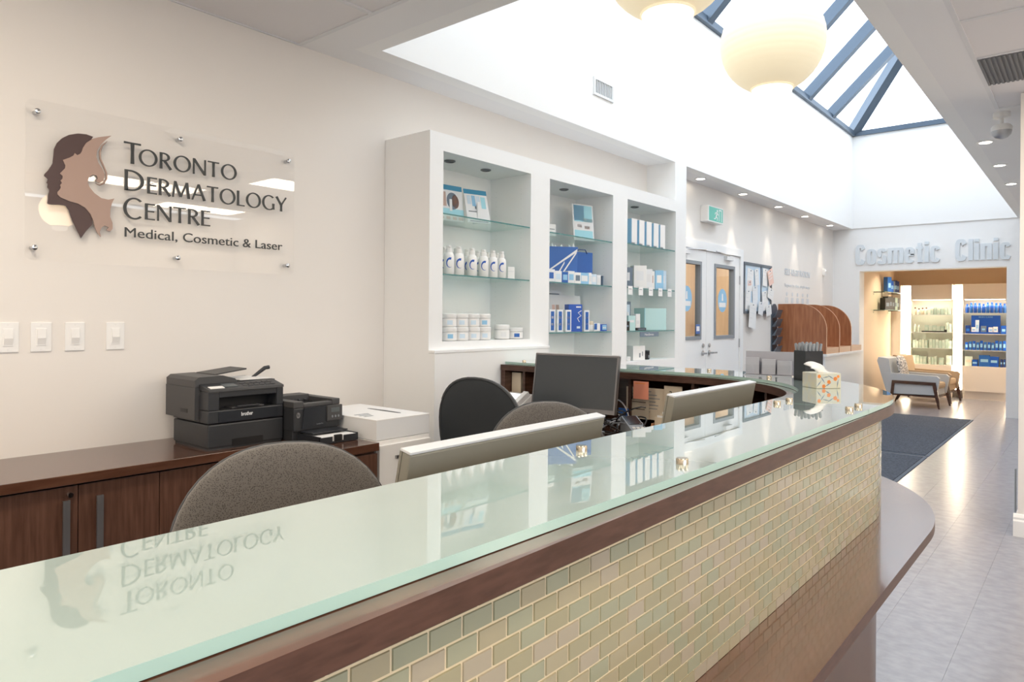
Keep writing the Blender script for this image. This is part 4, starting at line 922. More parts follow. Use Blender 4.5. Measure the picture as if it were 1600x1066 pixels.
# ------------------------------------------------------------------ goods
def carton(name, label, cat, group, loc, w, d, h, body, marks=(), rz=0.0, lid=None):
    """box w along local y, d along x; front is local +x. marks: (y0,y1,z0,z1,material) as fractions of the front"""
    e = empty(name, loc, rz, label, cat, group)
    B(-d / 2, d / 2, -w / 2, w / 2, 0.0003, h, min(0.0015, w / 20)).build('box', body, e)
    for a, b, c, f, mt in marks: B(d / 2 - 0.0005, d / 2 + 0.0006, -w / 2 + a * w, -w / 2 + b * w, c * h, f * h).build('printed_panel', mt, e)
    if lid: B(-d / 2 - 0.001, d / 2 + 0.001, -w / 2 - 0.001, w / 2 + 0.001, h * (1 - lid[0]), h + 0.001, 0.001).build('lid', lid[1], e)
    return e
def bottle(name, label, cat, group, loc, r, h, body, cap, rz=0.0, mark=None, capf=0.22, style='pump'):
    e = empty(name, loc, rz, label, cat, group); hb = h * (1 - capf)
    MB().lathe([(r * 0.9, 0.0003), (r, 0.004), (r, hb * 0.78), (r * 0.85, hb * 0.92), (r * 0.5, hb)], 18).build('bottle', body, e, 50)
    if style == 'pump':
        m = MB(); m.lathe([(r * 0.62, hb * 0.97), (r * 0.62, hb + (h - hb) * 0.45), (r * 0.5, hb + (h - hb) * 0.5), (r * 0.5, h)], 14); m.box(0, r * 1.0, -r * 0.16, r * 0.16, h - 0.012, h - 0.004); m.build('pump', cap, e, 40)
    else:
        MB().lathe([(r * 0.55, hb * 0.98), (r * 0.55, h - 0.002), (r * 0.48, h)], 14).build('cap', cap, e, 40)
    if mark:
        m = MB(); R = r + 0.0006
        for k in range(8):                                   # a comma-shaped swirl wrapped on the bottle
            a0, a1 = 0.2 + k * 0.5, 0.2 + (k + 1) * 0.5
            wd = lambda q: 0.35 * (1 - q / 8.5)
            P = []
            for a, q, s in ((a0, k, 1), (a1, k + 1, 1), (a1, k + 1, -1), (a0, k, -1)):
                rad = r * 0.62 + s * r * wd(q) * 0.5; th = (rad * math.cos(a + 1.0)) / r; zz = hb * 0.50 + rad * 1.35 * math.sin(a + 1.0)
                P.append((R * math.cos(th), R * math.sin(th), zz))
            m.add(P, [(0, 1, 2, 3)])
        m.build('swirl_print', mark, e)
    return e
def jar(name, label, cat, group, loc, w, h, body, lid, rz=0.0, mark=None):
    e = empty(name, loc, rz, label, cat, group)
    MB().lathe([(w * 0.42, 0.0003), (w * 0.49, 0.006), (w * 0.49, h * 0.62), (w * 0.44, h * 0.66)], 20).build('jar', body, e, 40)
    MB().lathe([(w * 0.485, h * 0.66), (w * 0.495, h * 0.68), (w * 0.495, h * 0.96), (w * 0.46, h)], 20).build('lid', lid, e, 40)
    if mark:
        m = MB()
        for k in range(5):
            a0, a1 = -0.35 + 0.14 * k, -0.35 + 0.14 * (k + 1); R = w * 0.49 + 0.0006
            m.add([(R * math.cos(a0), R * math.sin(a0), h * 0.18), (R * math.cos(a1), R * math.sin(a1), h * 0.18), (R * math.cos(a1), R * math.sin(a1), h * 0.5), (R * math.cos(a0), R * math.sin(a0), h * 0.5)], [(0, 1, 2, 3)])
        m.build('label_print', mark, e)
    return e
ord_ = ['first', 'second', 'third', 'fourth', 'fifth', 'sixth', 'seventh', 'eighth', 'ninth', 'tenth', 'eleventh', 'twelfth']
RZ = math.radians(-34)
# niche 1
def easel(name, label, loc, w, h, rz, lean, marks, cat='poster'):
    e = empty(name, loc, rz, label, cat)
    M_ = Matrix.Rotation(math.radians(lean), 4, 'Y')
    b = B(-0.006, 0.0, -w / 2, w / 2, 0, h).build('board', 'card_white', e); b.matrix_local = M_
    for a, bq, c, d, mt in marks:
        if mt == 'head_a' or mt == 'head_b':
            cy, cz = -w / 2 + (a + bq) / 2 * w, (c + d) / 2 * h; ry, rz_ = (bq - a) * w / 2, (d - c) * h / 2
            o = MB().prism([(cy + ry * math.cos(2 * PI * k / 20), cz + rz_ * math.sin(2 * PI * k / 20)) for k in range(20)], 0.0006, 0.0012, 'x').build('portrait', 'skin_a' if mt == 'head_a' else 'slate', e)
        else: o = B(0.0, 0.0007, -w / 2 + a * w, -w / 2 + bq * w, c * h, d * h).build('print', mt, e)
        o.matrix_local = M_
    st = MB(); st.add([(-0.004, -0.01, 0), (-0.004, 0.01, 0), (-0.004 - h * 0.35, 0.0, 0.001), (-0.006 - 0.3 * h * 0.1, -0.01, h * 0.6), (-0.006 - 0.3 * h * 0.1, 0.01, h * 0.6)], [(0, 1, 2), (0, 2, 3), (1, 4, 2), (2, 4, 3), (0, 3, 4, 1)]); o = st.build('stand', 'card_white', e)
    return e
easel('counter_poster', 'small poster with two face portraits on the top left shelf', (-3.03, 3.045, 1.917), 0.20, 0.225, -0.1, -8, [(0, 1, 0.86, 1, 'blue_teal'), (0, 1, 0.18, 0.34, 'cyan_lt'), (0.0, 0.34, 0.40, 0.80, 'skin_b'), (0.36, 0.82, 0.32, 0.80, 'head_b'), (0.55, 0.84, 0.36, 0.74, 'head_a'), (0.05, 0.2, 0.04, 0.12, 'skin_b'), (0.3, 0.45, 0.04, 0.12, 'skin_b'), (0.55, 0.7, 0.04, 0.12, 'skin_b'), (0.78, 0.95, 0.04, 0.12, 'skin_b')])
easel('counter_poster', 'white leaning leaflet card with a blue top band on the top left shelf', (-2.965, 3.225, 1.917), 0.17, 0.225, -0.25, -16, [(0, 1, 0.86, 1, 'blue_teal'), (0.1, 0.26, 0.55, 0.82, 'paper_blue'), (0.3, 0.46, 0.5, 0.82, 'blue_sky'), (0.5, 0.66, 0.55, 0.82, 'paper_blue'), (0.7, 0.9, 0.45, 0.8, 'cyan_lt'), (0.4, 0.55, 0.42, 0.5, 'slate'), (0.1, 0.9, 0.03, 0.07, 'slate'), (0.1, 0.6, 0.32, 0.35, 'brush_gray')])
ZB = 1.574
for k, y in enumerate((2.868, 2.950, 3.062, 3.165, 3.250, 3.332)):
    bottle('lotion_bottle', 'white lotion bottle with a blue swirl, %s of the front row' % ord_[k], 'bottle', 'white swirl bottles on the middle left shelf', (-2.875, y, ZB), 0.031, 0.168, 'plastic_white', 'plastic_white', RZ, 'blue')
for k, y in enumerate((2.915, 3.02, 3.115, 3.21, 3.30, 3.39)):
    bottle('lotion_bottle', 'white lotion bottle with a blue swirl, %s of the back row' % ord_[k], 'bottle', 'white swirl bottles on the middle left shelf', (-2.965, y, ZB), 0.031, 0.168, 'plastic_white', 'plastic_white', RZ, 'blue')
carton('price_card', 'small blank white card right of the swirl bottles', 'card', None, (-2.89, 3.445, ZB), 0.05, 0.006, 0.08, 'paper', ((0.1, 0.9, 0.6, 0.66, 'vent_white'),), -0.4)
ZN = 1.191
for lay in range(2):
    for k in range(4):
        jar('cream_jar', 'white cream jar in the %s row of the stack, %s from the left' % (['bottom', 'top'][lay], ord_[k]), 'jar', 'stacked white cream jars in the left niche', (-2.875 - 0.004 * lay, 2.872 + 0.0985 * k, ZN + 0.0792 * lay), 0.094, 0.079, 'plastic_white', 'plastic_white', RZ, 'blue_sky' if (k + lay) % 4 == 0 else 'paper_blue')
jar('cream_jar', 'taller white jar standing right of the jar stack', 'jar', None, (-2.88, 3.345, ZN), 0.10, 0.092, 'plastic_white', 'plastic_white', RZ, 'vent_white')
jar('cream_jar', 'low white jar with a blue dot at the right end of the left niche', 'jar', None, (-2.88, 3.475, ZN), 0.105, 0.072, 'plastic_white', 'plastic_white', RZ, 'blue_mid')

# niche 2
carton('price_card', 'small white card at the left of the middle niche top shelf', 'card', None, (-2.98, 3.99, 1.909), 0.085, 0.012, 0.085, 'paper', ((0.15, 0.85, 0.55, 0.62, 'vent_dark'),), -0.2)
easel('counter_poster', 'upright pale blue poster on the middle niche top shelf', (-2.955, 4.375, 1.909), 0.205, 0.275, -0.25, -5, [(0.06, 0.94, 0.52, 0.97, 'cyan_lt'), (0.06, 0.55, 0.55, 0.97, 'blue_sky'), (0.5, 0.94, 0.5, 0.62, 'paper'), (0.06, 0.94, 0.30, 0.5, 'card_white'), (0.2, 0.42, 0.36, 0.44, 'paper_pink'), (0.55, 0.8, 0.33, 0.41, 'skin_b'), (0.06, 0.94, 0.08, 0.28, 'cyan_lt')])
gb = empty('gift_bag', (-2.98, 4.115, 1.574), math.radians(-38), 'big blue gift bag with white ribbons and tissue paper', 'bag')
m = MB(); m.add([(-0.05, -0.105, 0), (0.05, -0.105, 0), (0.05, 0.105, 0), (-0.05, 0.105, 0), (-0.055, -0.11, 0.265), (0.055, -0.11, 0.265), (0.055, 0.11, 0.265), (-0.055, 0.11, 0.265)], [(0, 1, 2, 3), (0, 1, 5, 4), (1, 2, 6, 5), (2, 3, 7, 6), (3, 0, 4, 7)]); m.build('bag', 'blue_mid', gb)
for (a0, z0_, a1, z1_, wd) in ((-0.105, 0.10, 0.105, 0.25, 0.02), (-0.06, 0.0, 0.10, 0.235, 0.016), (-0.05, 0.06, 0.01, 0.16, 0.016)):
    m = MB(); m.prism([(a0, z0_), (a0 + 0.008, z0_ - 0.006), (a1, z1_ - wd), (a1, z1_)], 0.0535, 0.0565, 'x'); m.build('ribbon', 'paper', gb)
tp_ = MB()
for k in range(9):
    y = -0.09 + 0.022 * k; hh = 0.27 + 0.028 * random.random(); tp_.add([(-0.03, y - 0.018, 0.25), (0.03, y - 0.012, 0.25), (0.02 * random.uniform(-1, 1), y, hh), (0.02, y + 0.018, 0.252), (-0.03, y + 0.02, 0.25)], [(0, 1, 2), (1, 3, 2), (3, 4, 2), (4, 0, 2)])
tp_.build('tissue_paper', 'paper', gb)
pb = carton('gift_bag', 'darker blue bag with small white lettering right of the ribbon bag', 'bag', None, (-2.99, 4.345, 1.574), 0.205, 0.09, 0.245, 'blue_mid', (), math.radians(-20))
m = MB(); m.tube([(0.046, -0.05, 0.235), (0.05, -0.03, 0.262), (0.05, 0.03, 0.262), (0.046, 0.05, 0.235)], 0.004, 6); m.build('handle', 'blue_deep', pb)
text_mb('THE SCIENCE', 0.012, plane='yz', at=(0.0455, -0.02, 0.065), depth=0.0006, width=0.09).build('lettering', 'paper', pb)['kind'] = 'stuff'; text_mb('OF SKIN CARE', 0.010, plane='yz', at=(0.0455, -0.02, 0.046), depth=0.0006, width=0.075).build('lettering', 'paper', pb)['kind'] = 'stuff'
for k, (y, wd, hh, b, mk) in enumerate(((3.815, 0.075, 0.085, 'card_white', 'blue_mid'), (3.905, 0.06, 0.078, 'card_white', 'paper_blue'), (3.985, 0.055, 0.075, 'blue_mid', 'blue_sky'), (4.06, 0.06, 0.085, 'card_white', 'blue_sky'), (4.14, 0.058, 0.08, 'paper', 'slate'), (4.225, 0.085, 0.082, 'blue_sky', 'card_white'), (4.30, 0.028, 0.086, 'paper', 'vent_white'), (4.35, 0.05, 0.078, 'paper_blue', 'card_white'), (4.415, 0.04, 0.075, 'card_white', 'vent_white'), (4.475, 0.008, 0.072, 'slate', 'slate'))):
    carton('skincare_carton', '%s small carton from the left in front of the blue gift bags' % ord_[k], 'carton', 'small cartons on the middle niche shelf', (-2.865, y, 1.574), wd, 0.04, hh, b, ((0.15, 0.85, 0.25, 0.75, mk),), -0.25)
ZM = 1.230
easel('info_card', 'tall white card with a pink table at the back of the third shelf', (-3.06, 4.14, ZM), 0.21, 0.30, 0, -3, [(0.05, 0.9, 0.9, 0.93, 'brush_gray'), (0.45, 0.62, 0.2, 0.65, 'paper_pink'), (0.68, 0.86, 0.2, 0.65, 'skin_b'), (0.0, 0.05, 0.1, 0.95, 'cyan_lt')], 'card')
easel('info_card', 'wide white board behind the blue tubes on the third shelf', (-3.08, 4.40, ZM), 0.27, 0.27, 0, -4, [(0.1, 0.5, 0.5, 0.55, 'vent_white'), (0.3, 0.7, 0.45, 0.47, 'vent_dark')], 'card')
for k, y in enumerate((3.845, 3.935, 4.035, 4.265)):
    carton('skincare_tube_box', ['narrow white and blue carton first from the left on the third shelf', 'narrow white and blue carton second from the left on the third shelf', 'narrow white and blue carton touching the large blue box', 'narrow white and blue carton right of the large blue box'][k], 'carton', 'narrow blue and white cartons', (-2.87, y, ZM), 0.05, 0.045, 0.155, 'card_white', ((0.25, 0.8, 0.08, 0.92, 'blue_mid'), (0.35, 0.7, 0.3, 0.4, 'card_white'), (0.35, 0.7, 0.6, 0.7, 'card_white')), -0.3)
e = carton('gift_box', 'large bright blue box with a white squiggle on the third shelf', 'carton', None, (-2.875, 4.125, ZM), 0.105, 0.075, 0.195, 'blue', ((0.55, 0.9, 0.88, 0.93, 'card_white'), (0.6, 0.85, 0.12, 0.2, 'paper_blue')), -0.55)
m = MB(); m.tube([(0.0385, 0.045, 0.15), (0.0385, 0.02, 0.135), (0.0385, 0.042, 0.115), (0.0385, 0.015, 0.095), (0.0385, 0.03, 0.07)], 0.003, 5); m.build('squiggle', 'paper', e)
jar('cream_jar', 'small white jar with a pale lid right of the tubes', 'jar', None, (-2.885, 4.345, ZM), 0.06, 0.075, 'card_white', 'paper_warm', 0)
carton('skincare_carton', 'small white and blue carton near the right end of the third shelf', 'carton', None, (-2.88, 4.42, ZM), 0.06, 0.04, 0.06, 'card_white', ((0.05, 0.5, 0.2, 0.95, 'blue_mid'),), -0.3)
carton('skincare_carton', 'dark blue cube carton at the right end of the third shelf', 'carton', None, (-2.88, 4.498, ZM), 0.07, 0.055, 0.052, 'blue', ((0.45, 0.95, 0.2, 0.9, 'blue_sky'), (0.5, 0.9, 0.4, 0.6, 'card_white')), -0.5)
carton('skincare_carton', 'dark navy carton at the left edge of the third shelf', 'carton', None, (-2.93, 3.80, ZM), 0.05, 0.05, 0.095, 'blue_deep', ((0.1, 0.9, 0.3, 0.5, 'blue_mid'),), 0)

# niche 3
for k, y in enumerate((4.915, 5.035, 5.155, 5.275, 5.39)):
    e = carton('skincare_carton', '%s of five tall pale and sky blue cartons from the left' % ord_[k], 'carton', 'tall sky blue cartons on the right niche top shelf', (-2.875, y, 1.922), 0.075, 0.075, 0.203, 'card_white', ((0.0, 1.0, 0.0, 1.0, 'paper'), (0.0, 0.6, 0.0, 0.06, 'slate')), math.radians(-4))
    B(-0.0365, 0.0365, -0.0382, -0.0372, 0.002, 0.201).build('side_panel', 'blue_sky', e)
ZQ = 1.574
for k, (y, x, wd, dd, hh, b, mk, lb) in enumerate(((4.835, -2.90, 0.06, 0.07, 0.185, 'slate', 'paper_blue', 'dark slate carton at the left edge of the right niche second shelf'), (4.93, -2.93, 0.10, 0.08, 0.165, 'slate', 'card_white', 'broad slate carton with a pale panel on the right niche second shelf'), (5.09, -2.90, 0.11, 0.09, 0.188, 'paper', 'card_white', 'tallest plain white carton on the right niche second shelf'), (5.225, -2.89, 0.06, 0.07, 0.165, 'card_white', 'vent_white', 'white carton between the tall white and the striped one'), (5.30, -2.90, 0.05, 0.05, 0.155, 'paper', 'skin_b', 'slim white carton with a brown dot on the second shelf'), (5.395, -2.885, 0.075, 0.07, 0.165, 'blue_sky', 'paper', 'sky blue carton right of the slim one on the second shelf'), (5.475, -2.89, 0.06, 0.06, 0.165, 'paper_blue', 'card_white', 'pale blue carton at the right end of the second shelf'))):
    carton('skincare_carton', lb, 'carton', None, (x, y, ZQ), wd, dd, hh, b, ((0.2, 0.75, 0.35, 0.75, mk),), math.radians(-40))
for k in range(5):
    e = empty('price_tag', (UX - 0.003, 4.83 + 0.165 * k, ZQ + 0.004), 0, '%s white price tag from the left on the right niche shelf edge' % ord_[k], 'tag', 'white price tags on the shelf edge')
    m = MB(); m.box(0.0, 0.0015, -0.035, 0.035, -0.062, 0.004); m.box(-0.02, 0.0015, -0.035, 0.035, 0.004, 0.0055); m.build('tag', 'paper', e); B(0.0015, 0.0019, -0.025, 0.02, -0.02, -0.015).build('print', 'vent_dark', e)
carton('skincare_carton', 'blue grey carton standing at the back left of the third right shelf', 'carton', None, (-2.98, 4.985, ZM), 0.12, 0.06, 0.235, 'slate', ((0.1, 0.9, 0.5, 0.9, 'paper_blue'),), -0.2)
carton('skincare_carton', 'black carton at the left edge of the third right shelf', 'carton', None, (-2.86, 4.82, ZM), 0.05, 0.05, 0.075, 'black', ((0.2, 0.8, 0.4, 0.6, 'slate'),), -0.5)
carton('skincare_carton', 'front pale mint carton beside the black one', 'carton', None, (-2.865, 4.90, ZM), 0.065, 0.06, 0.12, 'mint', ((0.2, 0.8, 0.55, 0.7, 'card_white'),), -0.5)
bottle('spray_bottle', 'thin pale spray bottle behind the mint carton', 'bottle', None, (-2.93, 4.975, ZM), 0.017, 0.15, 'card_white', 'card_white', 0, None, 0.25, 'cap')
carton('skincare_carton', 'slim white carton between the spray bottle and the mint box', 'carton', None, (-2.89, 5.045, ZM), 0.045, 0.045, 0.135, 'paper', ((0.2, 0.8, 0.4, 0.6, 'vent_white'),), -0.4)
carton('gift_box', 'wide mint green gift box on the third right shelf', 'carton', None, (-2.93, 5.35, ZM), 0.25, 0.13, 0.185, 'mint', ((0.0, 0.02, 0.0, 1.0, 'cyan_lt'),), math.radians(-18))
e = carton('name_strip', 'dark strip sign with white lettering on the shelf edge', 'sign', None, (UX - 0.0015, 5.14, 1.178), 0.31, 0.004, 0.040, 'slate', (), 0); text_mb('NeoStrata', 0.018, plane='yz', at=(0.0022, -0.08, 0.011), depth=0.0005, width=0.15).build('lettering', 'paper', e)['kind'] = 'stuff'
carton('name_strip', 'small black strip lying on the shelf above the dark sign', 'sign', None, (-2.85, 5.03, ZM), 0.16, 0.03, 0.022, 'black', ((0.2, 0.9, 0.3, 0.7, 'slate'),), 0)
carton('gift_box', 'white marbled box standing at the bottom of the right niche', 'carton', None, (-2.90, 5.06, 0.986), 0.125, 0.08, 0.118, 'paper', ((0.5, 0.62, 0.2, 0.5, 'vent_dark'), (0.75, 0.82, 0.3, 0.6, 'vent_dark')), -0.35)
jar('cream_jar', 'black jar at the bottom of the right niche', 'jar', None, (-2.90, 5.215, 0.986), 0.075, 0.075, 'black', 'black', 0, 'brush_gray')
jar('cream_jar', 'tiny white jar left of the marbled box', 'jar', None, (-2.88, 4.89, 0.986), 0.05, 0.035, 'paper', 'paper', 0)

# ------------------------------------------------------------------ door side of the corridor
def door_leaf(y0, y1, hinge, label):
    d = empty('door_1', (WX - 0.045, (y0 + y1) / 2, 0), 0); d['kind'] = 'structure'; d['label'] = label
    hw = (y1 - y0) / 2 - 0.003; wy0, wy1 = (-0.02, 0.265) if hinge > 0 else (-0.265, 0.02)
    if hinge > 0: wy0, wy1 = 7.26 - (y0 + y1) / 2, 7.81 - (y0 + y1) / 2
    else: wy0, wy1 = 6.36 - (y0 + y1) / 2, 6.93 - (y0 + y1) / 2
    wz0, wz1 = 1.11, 1.93
    m = MB(); m.box(0, 0.045, -hw, wy0, 0.01, 2.05); m.box(0, 0.045, wy1, hw, 0.01, 2.05); m.box(0, 0.045, wy0, wy1, 0.01, wz0); m.box(0, 0.045, wy0, wy1, wz1, 2.05); m.build('leaf', 'unit_white', d)
    f = MB(); t = 0.035
    f.box(-0.005, 0.055, wy0, wy0 + t, wz0, wz1); f.box(-0.005, 0.055, wy1 - t, wy1, wz0, wz1); f.box(-0.005, 0.055, wy0 + t, wy1 - t, wz0, wz0 + t); f.box(-0.005, 0.055, wy0 + t, wy1 - t, wz1 - t, wz1); f.build('window_frame', 'vent_dark', d)
    B(0.02, 0.026, wy0 + t, wy1 - t, wz0 + t, wz1 - t).build('pane', 'door_glass', d)
    st = MB(); cy = (wy0 + wy1) / 2 - 0.01; R = 0.12
    def disc(r, x, c0, c1): return MB().prism([(cy + r * math.cos(2 * PI * k / 28), 1.535 + r * 1.1 * math.sin(2 * PI * k / 28)) for k in range(28)], x, x + 0.001, 'x')
    s = disc(R, 0.0265, 0, 0).build('door_sticker', 'blue_sky', d); B(0.0275, 0.028, cy - 0.09, cy + 0.09, 1.46, 1.51).build('sticker_band', 'paper', s)
    m = MB(); m.prism([(cy - 0.02, 1.53), (cy + 0.02, 1.53), (cy + 0.012, 1.61), (cy - 0.012, 1.61)], 0.0275, 0.028, 'x'); m.build('sticker_figure', 'paper', s)
    return d, hw
d1, hw = door_leaf(7.06, 7.955, 1, 'right leaf of the white double door with a grey framed window')
d2, hw2 = door_leaf(6.155, 7.06, -1, 'left leaf of the white double door, mostly hidden by the pier')
for d, s, h_ in ((d1, -1, hw), (d2, 1, hw2)):
    k = MB(); yy = s * (h_ - 0.075); k.lathe([(0.028, 0.045), (0.028, 0.053), (0.010, 0.056), (0.010, 0.09)], 16, (0, yy, 0.965), 0, 'x'); k.tube([(0.09, yy, 0.965), (0.092, yy - s * 0.10, 0.965)], 0.009, 8); k.build('lever_handle', 'steel', d, 40)
    MB().lathe([(0.022, 0.045), (0.022, 0.056), (0.018, 0.058)], 16, (0, yy, 1.045), 0, 'x').build('lock_cylinder', 'steel', d, 40)
    cl = B(0.045, 0.085, s * -0.1 - 0.09, s * -0.1 + 0.09, 1.985, 2.03, 0.004).build('door_closer', 'vent_white', d); MB().tube([(0.075, -s * 0.1, 2.035), (0.11, s * 0.25, 2.05), (0.10, s * 0.32, 2.055)], 0.007, 6).build('closer_arm', 'steel', cl, 40)
for z in (0.3, 1.05, 1.78): B(0.045, 0.058, hw - 0.002, hw + 0.012, z - 0.05, z + 0.05).build('hinge', 'steel', d1)
m = MB(); t = 0.07; m.box(WX - 0.1, WX + 0.018, DY0 - t, DY0 + 0.012, 0, DZ + t); m.box(WX - 0.1, WX + 0.018, DY1 - 0.012, DY1 + t, 0, DZ + t); m.box(WX - 0.1, WX + 0.018, DY0 + 0.012, DY1 - 0.012, DZ - 0.015, DZ + t); struct('trim_2', m, 'unit_white')
st = carton('door_label', 'small blue square notice at the foot of the left door window', 'notice', None, (WX + 0.011, 6.84, 1.17), 0.10, 0.002, 0.10, 'blue_mid', ((0.15, 0.85, 0.3, 0.8, 'paper'),), 0)

ex = empty('exit_sign', (WX, 7.09, 2.435), 0, 'white box exit sign with a green running figure above the doors', 'sign')
B(0, 0.09, -0.19, 0.19, -0.085, 0.085, 0.004).build('case', 'plastic_white', ex); B(0.09, 0.0915, -0.175, 0.175, -0.072, 0.072).build('face', 'green_sign', ex)
m = MB(); X_ = 0.0922
m.prism([(0.03 + 0.016 * math.cos(2 * PI * k / 12), 0.042 + 0.016 * math.sin(2 * PI * k / 12)) for k in range(12)], 0.0915, X_, 'x')
for p, q_, w_ in (((0.03, 0.022), (0.0, -0.02), 0.022), ((0.0, -0.018), (0.035, -0.035), 0.014), ((0.035, -0.035), (0.025, -0.062), 0.012), ((0.0, -0.018), (-0.02, -0.045), 0.014), ((-0.02, -0.045), (-0.05, -0.045), 0.012), ((0.03, 0.018), (0.06, 0.0), 0.010), ((0.025, 0.02), (-0.015, 0.022), 0.010), ((-0.015, 0.022), (-0.03, 0.0), 0.010)):
    d = (Vector(q_) - Vector(p)).normalized(); n = Vector((-d.y, d.x)) * w_ / 2; P, Q2 = Vector(p), Vector(q_)
    m.prism([tuple(P + n), tuple(Q2 + n), tuple(Q2 - n), tuple(P - n)], 0.0915, X_, 'x')
m.build('running_figure', 'paper', ex)
m = MB(); m.box(0.0915, 0.0921, 0.07, 0.082, -0.065, 0.062); m.box(0.0915, 0.0921, 0.082, 0.14, 0.05, 0.062); m.box(0.0915, 0.0921, 0.128, 0.14, -0.065, 0.05); m.build('door_symbol', 'paper', ex)

# pinboard with papers
pbd = empty('pinboard', (WX, 8.505, 1.70), 0, 'dark framed pinboard on the wall right of the doors', 'board')
B(0, 0.012, -0.44, 0.44, -0.285, 0.285).build('board', 'paper_blue', pbd)
m = MB(); t = 0.03; m.box(0, 0.025, -0.455, 0.455, 0.275, 0.305); m.box(0, 0.025, -0.455, 0.455, -0.305, -0.275); m.box(0, 0.025, -0.455, -0.425, -0.275, 0.275); m.box(0, 0.025, 0.425, 0.455, -0.275, 0.275); m.build('frame', 'smoke_plastic', pbd); B(0.002, 0.02, 0.09, 0.11, -0.275, 0.275).build('divider_bar', 'smoke_plastic', pbd)
papers = [(-0.25, 0.10, 0.20, 0.26, -8, 'paper', 'white sheet pinned high on the left of the pinboard'), (-0.27, 0.06, 0.10, 0.06, 5, 'paper_pink', 'pink slip on the pinboard'), (-0.32, -0.14, 0.15, 0.24, -6, 'paper', 'white sheet at the lower left of the pinboard'), (-0.10, -0.10, 0.17, 0.26, 3, 'card_white', 'pale sheet at the centre of the pinboard'), (-0.05, 0.14, 0.13, 0.20, 10, 'paper', 'white sheet beside the pinboard divider'), (0.22, 0.15, 0.16, 0.22, -4, 'paper', 'white sheet at the upper right of the pinboard'), (0.37, 0.16, 0.17, 0.20, 20, 'paper_pink', 'rounded beige sheet hanging over the right pinboard frame'), (0.22, -0.14, 0.20, 0.24, 8, 'paper', 'white sheet at the lower right of the pinboard'), (0.37, -0.05, 0.20, 0.14, -14, 'paper', 'white card sticking out over the right pinboard frame'), (0.30, -0.26, 0.18, 0.13, 12, 'paper', 'white sheet covering the bottom right pinboard frame'), (-0.24, -0.33, 0.22, 0.30, -7, 'paper', 'long white sheets hanging below the pinboard frame'), (0.02, -0.24, 0.16, 0.16, -9, 'card_white', 'small pale sheet at the bottom of the pinboard')]
for k, (y, z, wd, hh, an, mt, lb) in enumerate(papers):
    e = empty('pinned_paper', (WX + 0.014 + 0.0015 * k + (0.014 if abs(y) > 0.33 or z < -0.2 else 0), 8.505 + y, 1.70 + z), 0, lb, 'paper', 'papers on the pinboard'); e.rotation_euler = (math.radians(an), 0, 0)
    B(0, 0.001, -wd / 2, wd / 2, -hh / 2, hh / 2).build('sheet', mt, e)
    for j in range(3): B(0.001, 0.0014, -wd * 0.38, wd * random.uniform(0.0, 0.38), hh * (0.28 - 0.2 * j), hh * (0.28 - 0.2 * j) + 0.008).build('print_line', 'vent_white', e)
    MB().lathe([(0.006, 0.001), (0.007, 0.006), (0.004, 0.009)], 10, (0, 0, hh / 2 - 0.02), 0, 'x').build('pin', 'slate', e, 40)

# self registration lettering on the wall
sr = empty('wall_lettering', (WX, 9.5, 1.97), 0, 'small grey wall lettering above the wooden carrels', 'lettering')
text_mb('SELF-REGISTRATION', 0.085, plane='yz', at=(0.0005, 0, -0.04), depth=0.004, width=1.06, bold=0.02).build('lettering_line', 'lettering_small', sr)['kind'] = 'stuff'
text_mb('Register in a few simple steps', 0.045, plane='yz', at=(0.0005, 0, -0.20), depth=0.003, width=1.06).build('lettering_line', 'lettering_small', sr)['kind'] = 'stuff'
for k in range(5):
    m = MB(); cy = 0.09 + 0.22 * k
    m.prism([(cy + 0.028 * math.cos(2 * PI * q / 14), -0.30 + 0.028 * math.sin(2 * PI * q / 14)) for q in range(14)], 0.0005, 0.003, 'x'); m.box(0.0005, 0.003, cy - 0.045, cy + 0.045, -0.42, -0.345); m.build('step_symbol', 'lettering_small', sr)

# brochure rack and three study carrels on a white counter
rk = empty('brochure_rack', (WX, 9.10, 0.88), 0, 'dark clear wall rack of brochure pockets left of the carrels', 'rack')
m = MB(); pr = [(0.0, 0.0), (0.02, 0.0), (0.02, 0.62), (0.015, 0.645), (0.0, 0.65)]
arch = [(-0.1, 0), (0.1, 0)] + [(0.1 * math.cos(PI * k / 10), 0.55 + 0.1 * math.sin(PI * k / 10)) for k in range(11)]
m.prism(arch, 0.0, 0.012, 'x'); m.build('back_plate', 'smoke_plastic', rk)
for k in range(5):
    q = MB(); z = 0.01 + 0.115 * k; q.add([(0.012, -0.095, z), (0.05, -0.095, z), (0.085, -0.095, z + 0.10), (0.012, 0.095, z), (0.05, 0.095, z), (0.085, 0.095, z + 0.10), (0.08, -0.095, z + 0.10), (0.08, 0.095, z + 0.10)], [(0, 1, 4, 3), (1, 2, 5, 4), (0, 1, 2), (3, 4, 5)]); q.build('pocket', 'smoke_plastic', rk)
cc = empty('carrel_counter', (WX + 0.003, 9.98, 0), 0, 'white built-in counter below the wooden carrels', 'counter')
B(0, 0.61, -0.72, 1.02, 0.865, 0.895, 0.003).build('top', 'unit_white', cc); B(0, 0.58, -0.70, 1.0, 0.0, 0.865).build('front_panel', 'unit_white', cc)
ca = empty('carrel_divider', (WX, 9.27, 0.896), 0, 'nearest arched brown wooden carrel divider', 'carrel', 'arched wooden carrels')
def arch_panel(dx, h, r):
    return [(0, 0), (dx, 0), (dx, h - r)] + [(dx - r + r * math.cos(PI / 2 * k / 14), h - r + r * math.sin(PI / 2 * k / 14)) for k in range(1, 15)] + [(0, h)]
ap = arch_panel(0.60, 0.63, 0.33)
MB().prism(ap, -0.009, 0.009, 'y').build('panel', 'carrel_wood', ca)
m = MB(); 
